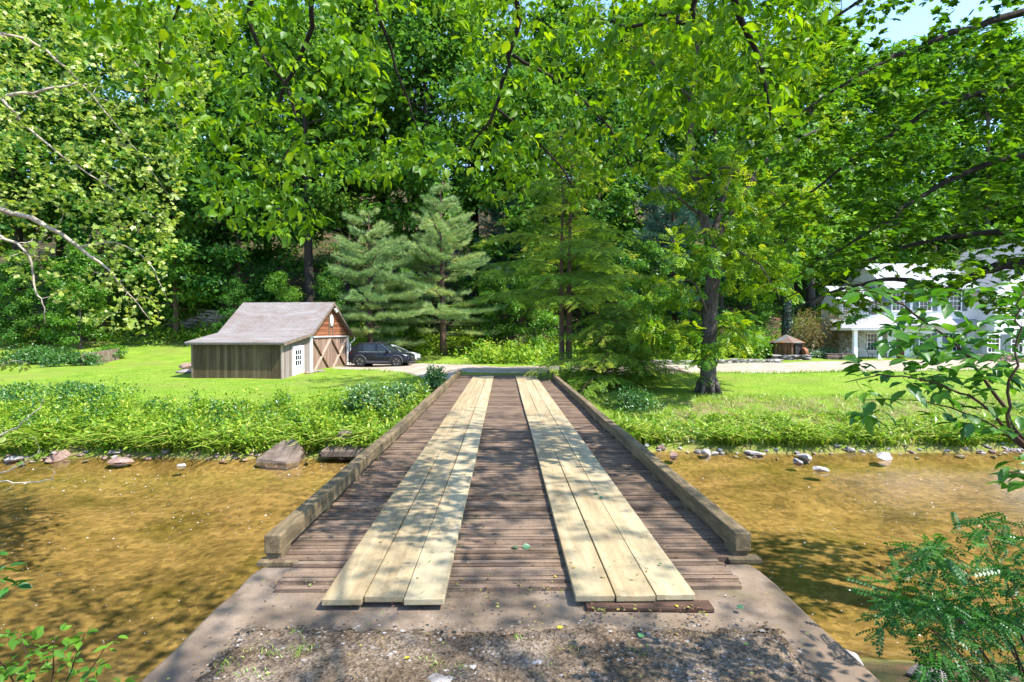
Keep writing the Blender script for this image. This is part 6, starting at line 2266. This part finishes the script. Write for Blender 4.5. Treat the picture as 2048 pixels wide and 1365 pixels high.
n = 620
x = RS.uniform(-2.0, 2.0, n)
y = 4.5 + 20 * RS.rand(n) ** 1.8
onp = ((np.abs(x + .92) < .47) | (np.abs(x - 1.02) < .47))
keep = ~onp | (RS.rand(n) < .25)
x, y, onp = x[keep], y[keep], onp[keep]
flat(len(x), x, y, np.where(onp, .070, .010), RS.uniform(.015, .042, len(x)), 'litter', 'deck_litter', T_leaf(.3), 'small brown leaf bits scattered on the deck')
n = 480
x = RS.uniform(-2.1, 2.1, n)
y = 2.6 + 1.9 * RS.rand(n)
flat(n, x, y, np.full(n, .036), RS.uniform(.012, .035, n), 'litter', 'ground_litter', T_leaf(.3), 'small dead leaf bits scattered over the gravel and concrete')
n = 90
x = np.concatenate([RS.uniform(.6, 1.55, 60), RS.uniform(-.4, .5, 30)])
flat(n, x, 4.10 + np.concatenate([RS.normal(size=60) * .05 - .02, RS.normal(size=30) * .03 + .36]), np.full(n, .012), RS.uniform(.015, .045, n), 'litter', 'swept_litter', T_leaf(.3), 'dead leaf bits gathered along the plank ends')
# green tufts in gravel
k = 26
x = np.concatenate([RS.uniform(-1.8, -1.0, 10), RS.uniform(-1.6, 1.7, 16)])
y = np.concatenate([RS.uniform(3.3, 3.8, 10), RS.uniform(2.9, 3.8, 16)])
pos = np.repeat(np.stack([x, y, np.full(k, .02)], -1), 16, 0) + RS.normal(size=(k * 16, 3)) * np.array([.035, .035, .0])
tag(link('gravel_weeds', leaves(pos, randdir(k * 16) * np.array([1, 1, .2]), np.array([0, 0, 1.0]) + RS.normal(size=(k * 16, 3)) * .3, RS.uniform(.015, .05, k * 16), T_blade(.7, .07)), 'grass'), 'tiny grass tufts growing in the gravel', None, None, 'stuff')


def one_leaf(px, py, z, size, mt, label, rz, tm=None, n=1, spread=.03):
    d = F * (CAMZ - z) / (py - 664)
    x = X(px, d)
    a = rz + np.arange(n) * 1.9
    pos = np.stack([np.cos(a) * spread * (n > 1), np.sin(a) * spread * (n > 1), np.zeros(n) + .012 * np.arange(n)], -1)
    dv = np.stack([np.cos(a), np.sin(a), np.full(n, .12)], -1)
    up = np.array([0, -.2, 1.0]) + RS.normal(size=(n, 3)) * .2
    o = link('fallen_leaf', leaves(pos, dv, up, np.full(n, size), tm or T_ovate(.38)), mt)
    o.location = (x, d, z)
    return tag(o, label, 'leaf')


one_leaf(1045, 1098, .012, .085, 'greenleaf', 'dark green fallen leaf on the deck between the planks', .2)
one_leaf(1034, 1100, .016, .07, 'greenleaf', 'curled green leaf touching the dark leaf between the planks', 2.2)
one_leaf(1192, 992, .075, .075, 'greenleaf', 'dark green fallen leaf lying on the right runner planks', 1.2)
one_leaf(1199, 998, .078, .06, 'greenleaf', 'second green leaf crossing the fallen leaf on right runner planks', .1)
one_leaf(1111, 1159, .012, .035, 'yellowleaf', 'bright yellow leaf on the deck beside the right plank end', 1.4)
one_leaf(806, 1322, .03, .04, 'yellowleaf', 'yellow leaf lying on the gravel at lower centre left', .4)
one_leaf(1358, 1222, .012, .04, 'yellowleaf', 'yellow leaf standing by the rotten board under right plank', 1.6)
one_leaf(1114, 1262, .03, .05, 'yellowleaf', 'yellow-green leaf at the gravel edge below the right planks', .1)
one_leaf(1325, 1135, .075, .04, 'greenleaf', 'small green leaf on the right runner plank near its end', 2.0)
one_leaf(1282, 1283, .035, .055, 'greenleaf', 'green leaf on the gravel right of centre', 1.0)
one_leaf(1492, 1225, .012, .055, 'greenleaf', 'green leaf on the bare concrete at right', 2.6)

# flat white flecks modelled on the water in place of sun glints
M['glint'] = surf('glint_fleck', [(.3, (.7, .7, .68)), (.7, (.85, .85, .85))], 3, rough=.4, bump=0)
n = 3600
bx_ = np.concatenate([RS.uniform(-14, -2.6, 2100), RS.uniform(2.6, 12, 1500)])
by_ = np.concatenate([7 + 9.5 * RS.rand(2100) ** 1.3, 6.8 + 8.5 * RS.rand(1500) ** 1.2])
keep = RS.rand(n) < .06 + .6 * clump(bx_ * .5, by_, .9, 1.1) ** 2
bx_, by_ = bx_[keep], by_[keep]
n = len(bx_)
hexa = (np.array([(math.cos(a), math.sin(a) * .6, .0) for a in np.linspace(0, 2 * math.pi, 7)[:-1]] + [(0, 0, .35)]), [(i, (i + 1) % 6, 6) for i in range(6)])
flat(n, bx_, by_, np.full(n, WATER + .003), RS.lognormal(-4.75, .45, n) * (by_ / 10) ** .5, 'glint', 'glint_flecks', hexa, 'tiny white flecks standing in for sun glints on the stream', curl=.0)
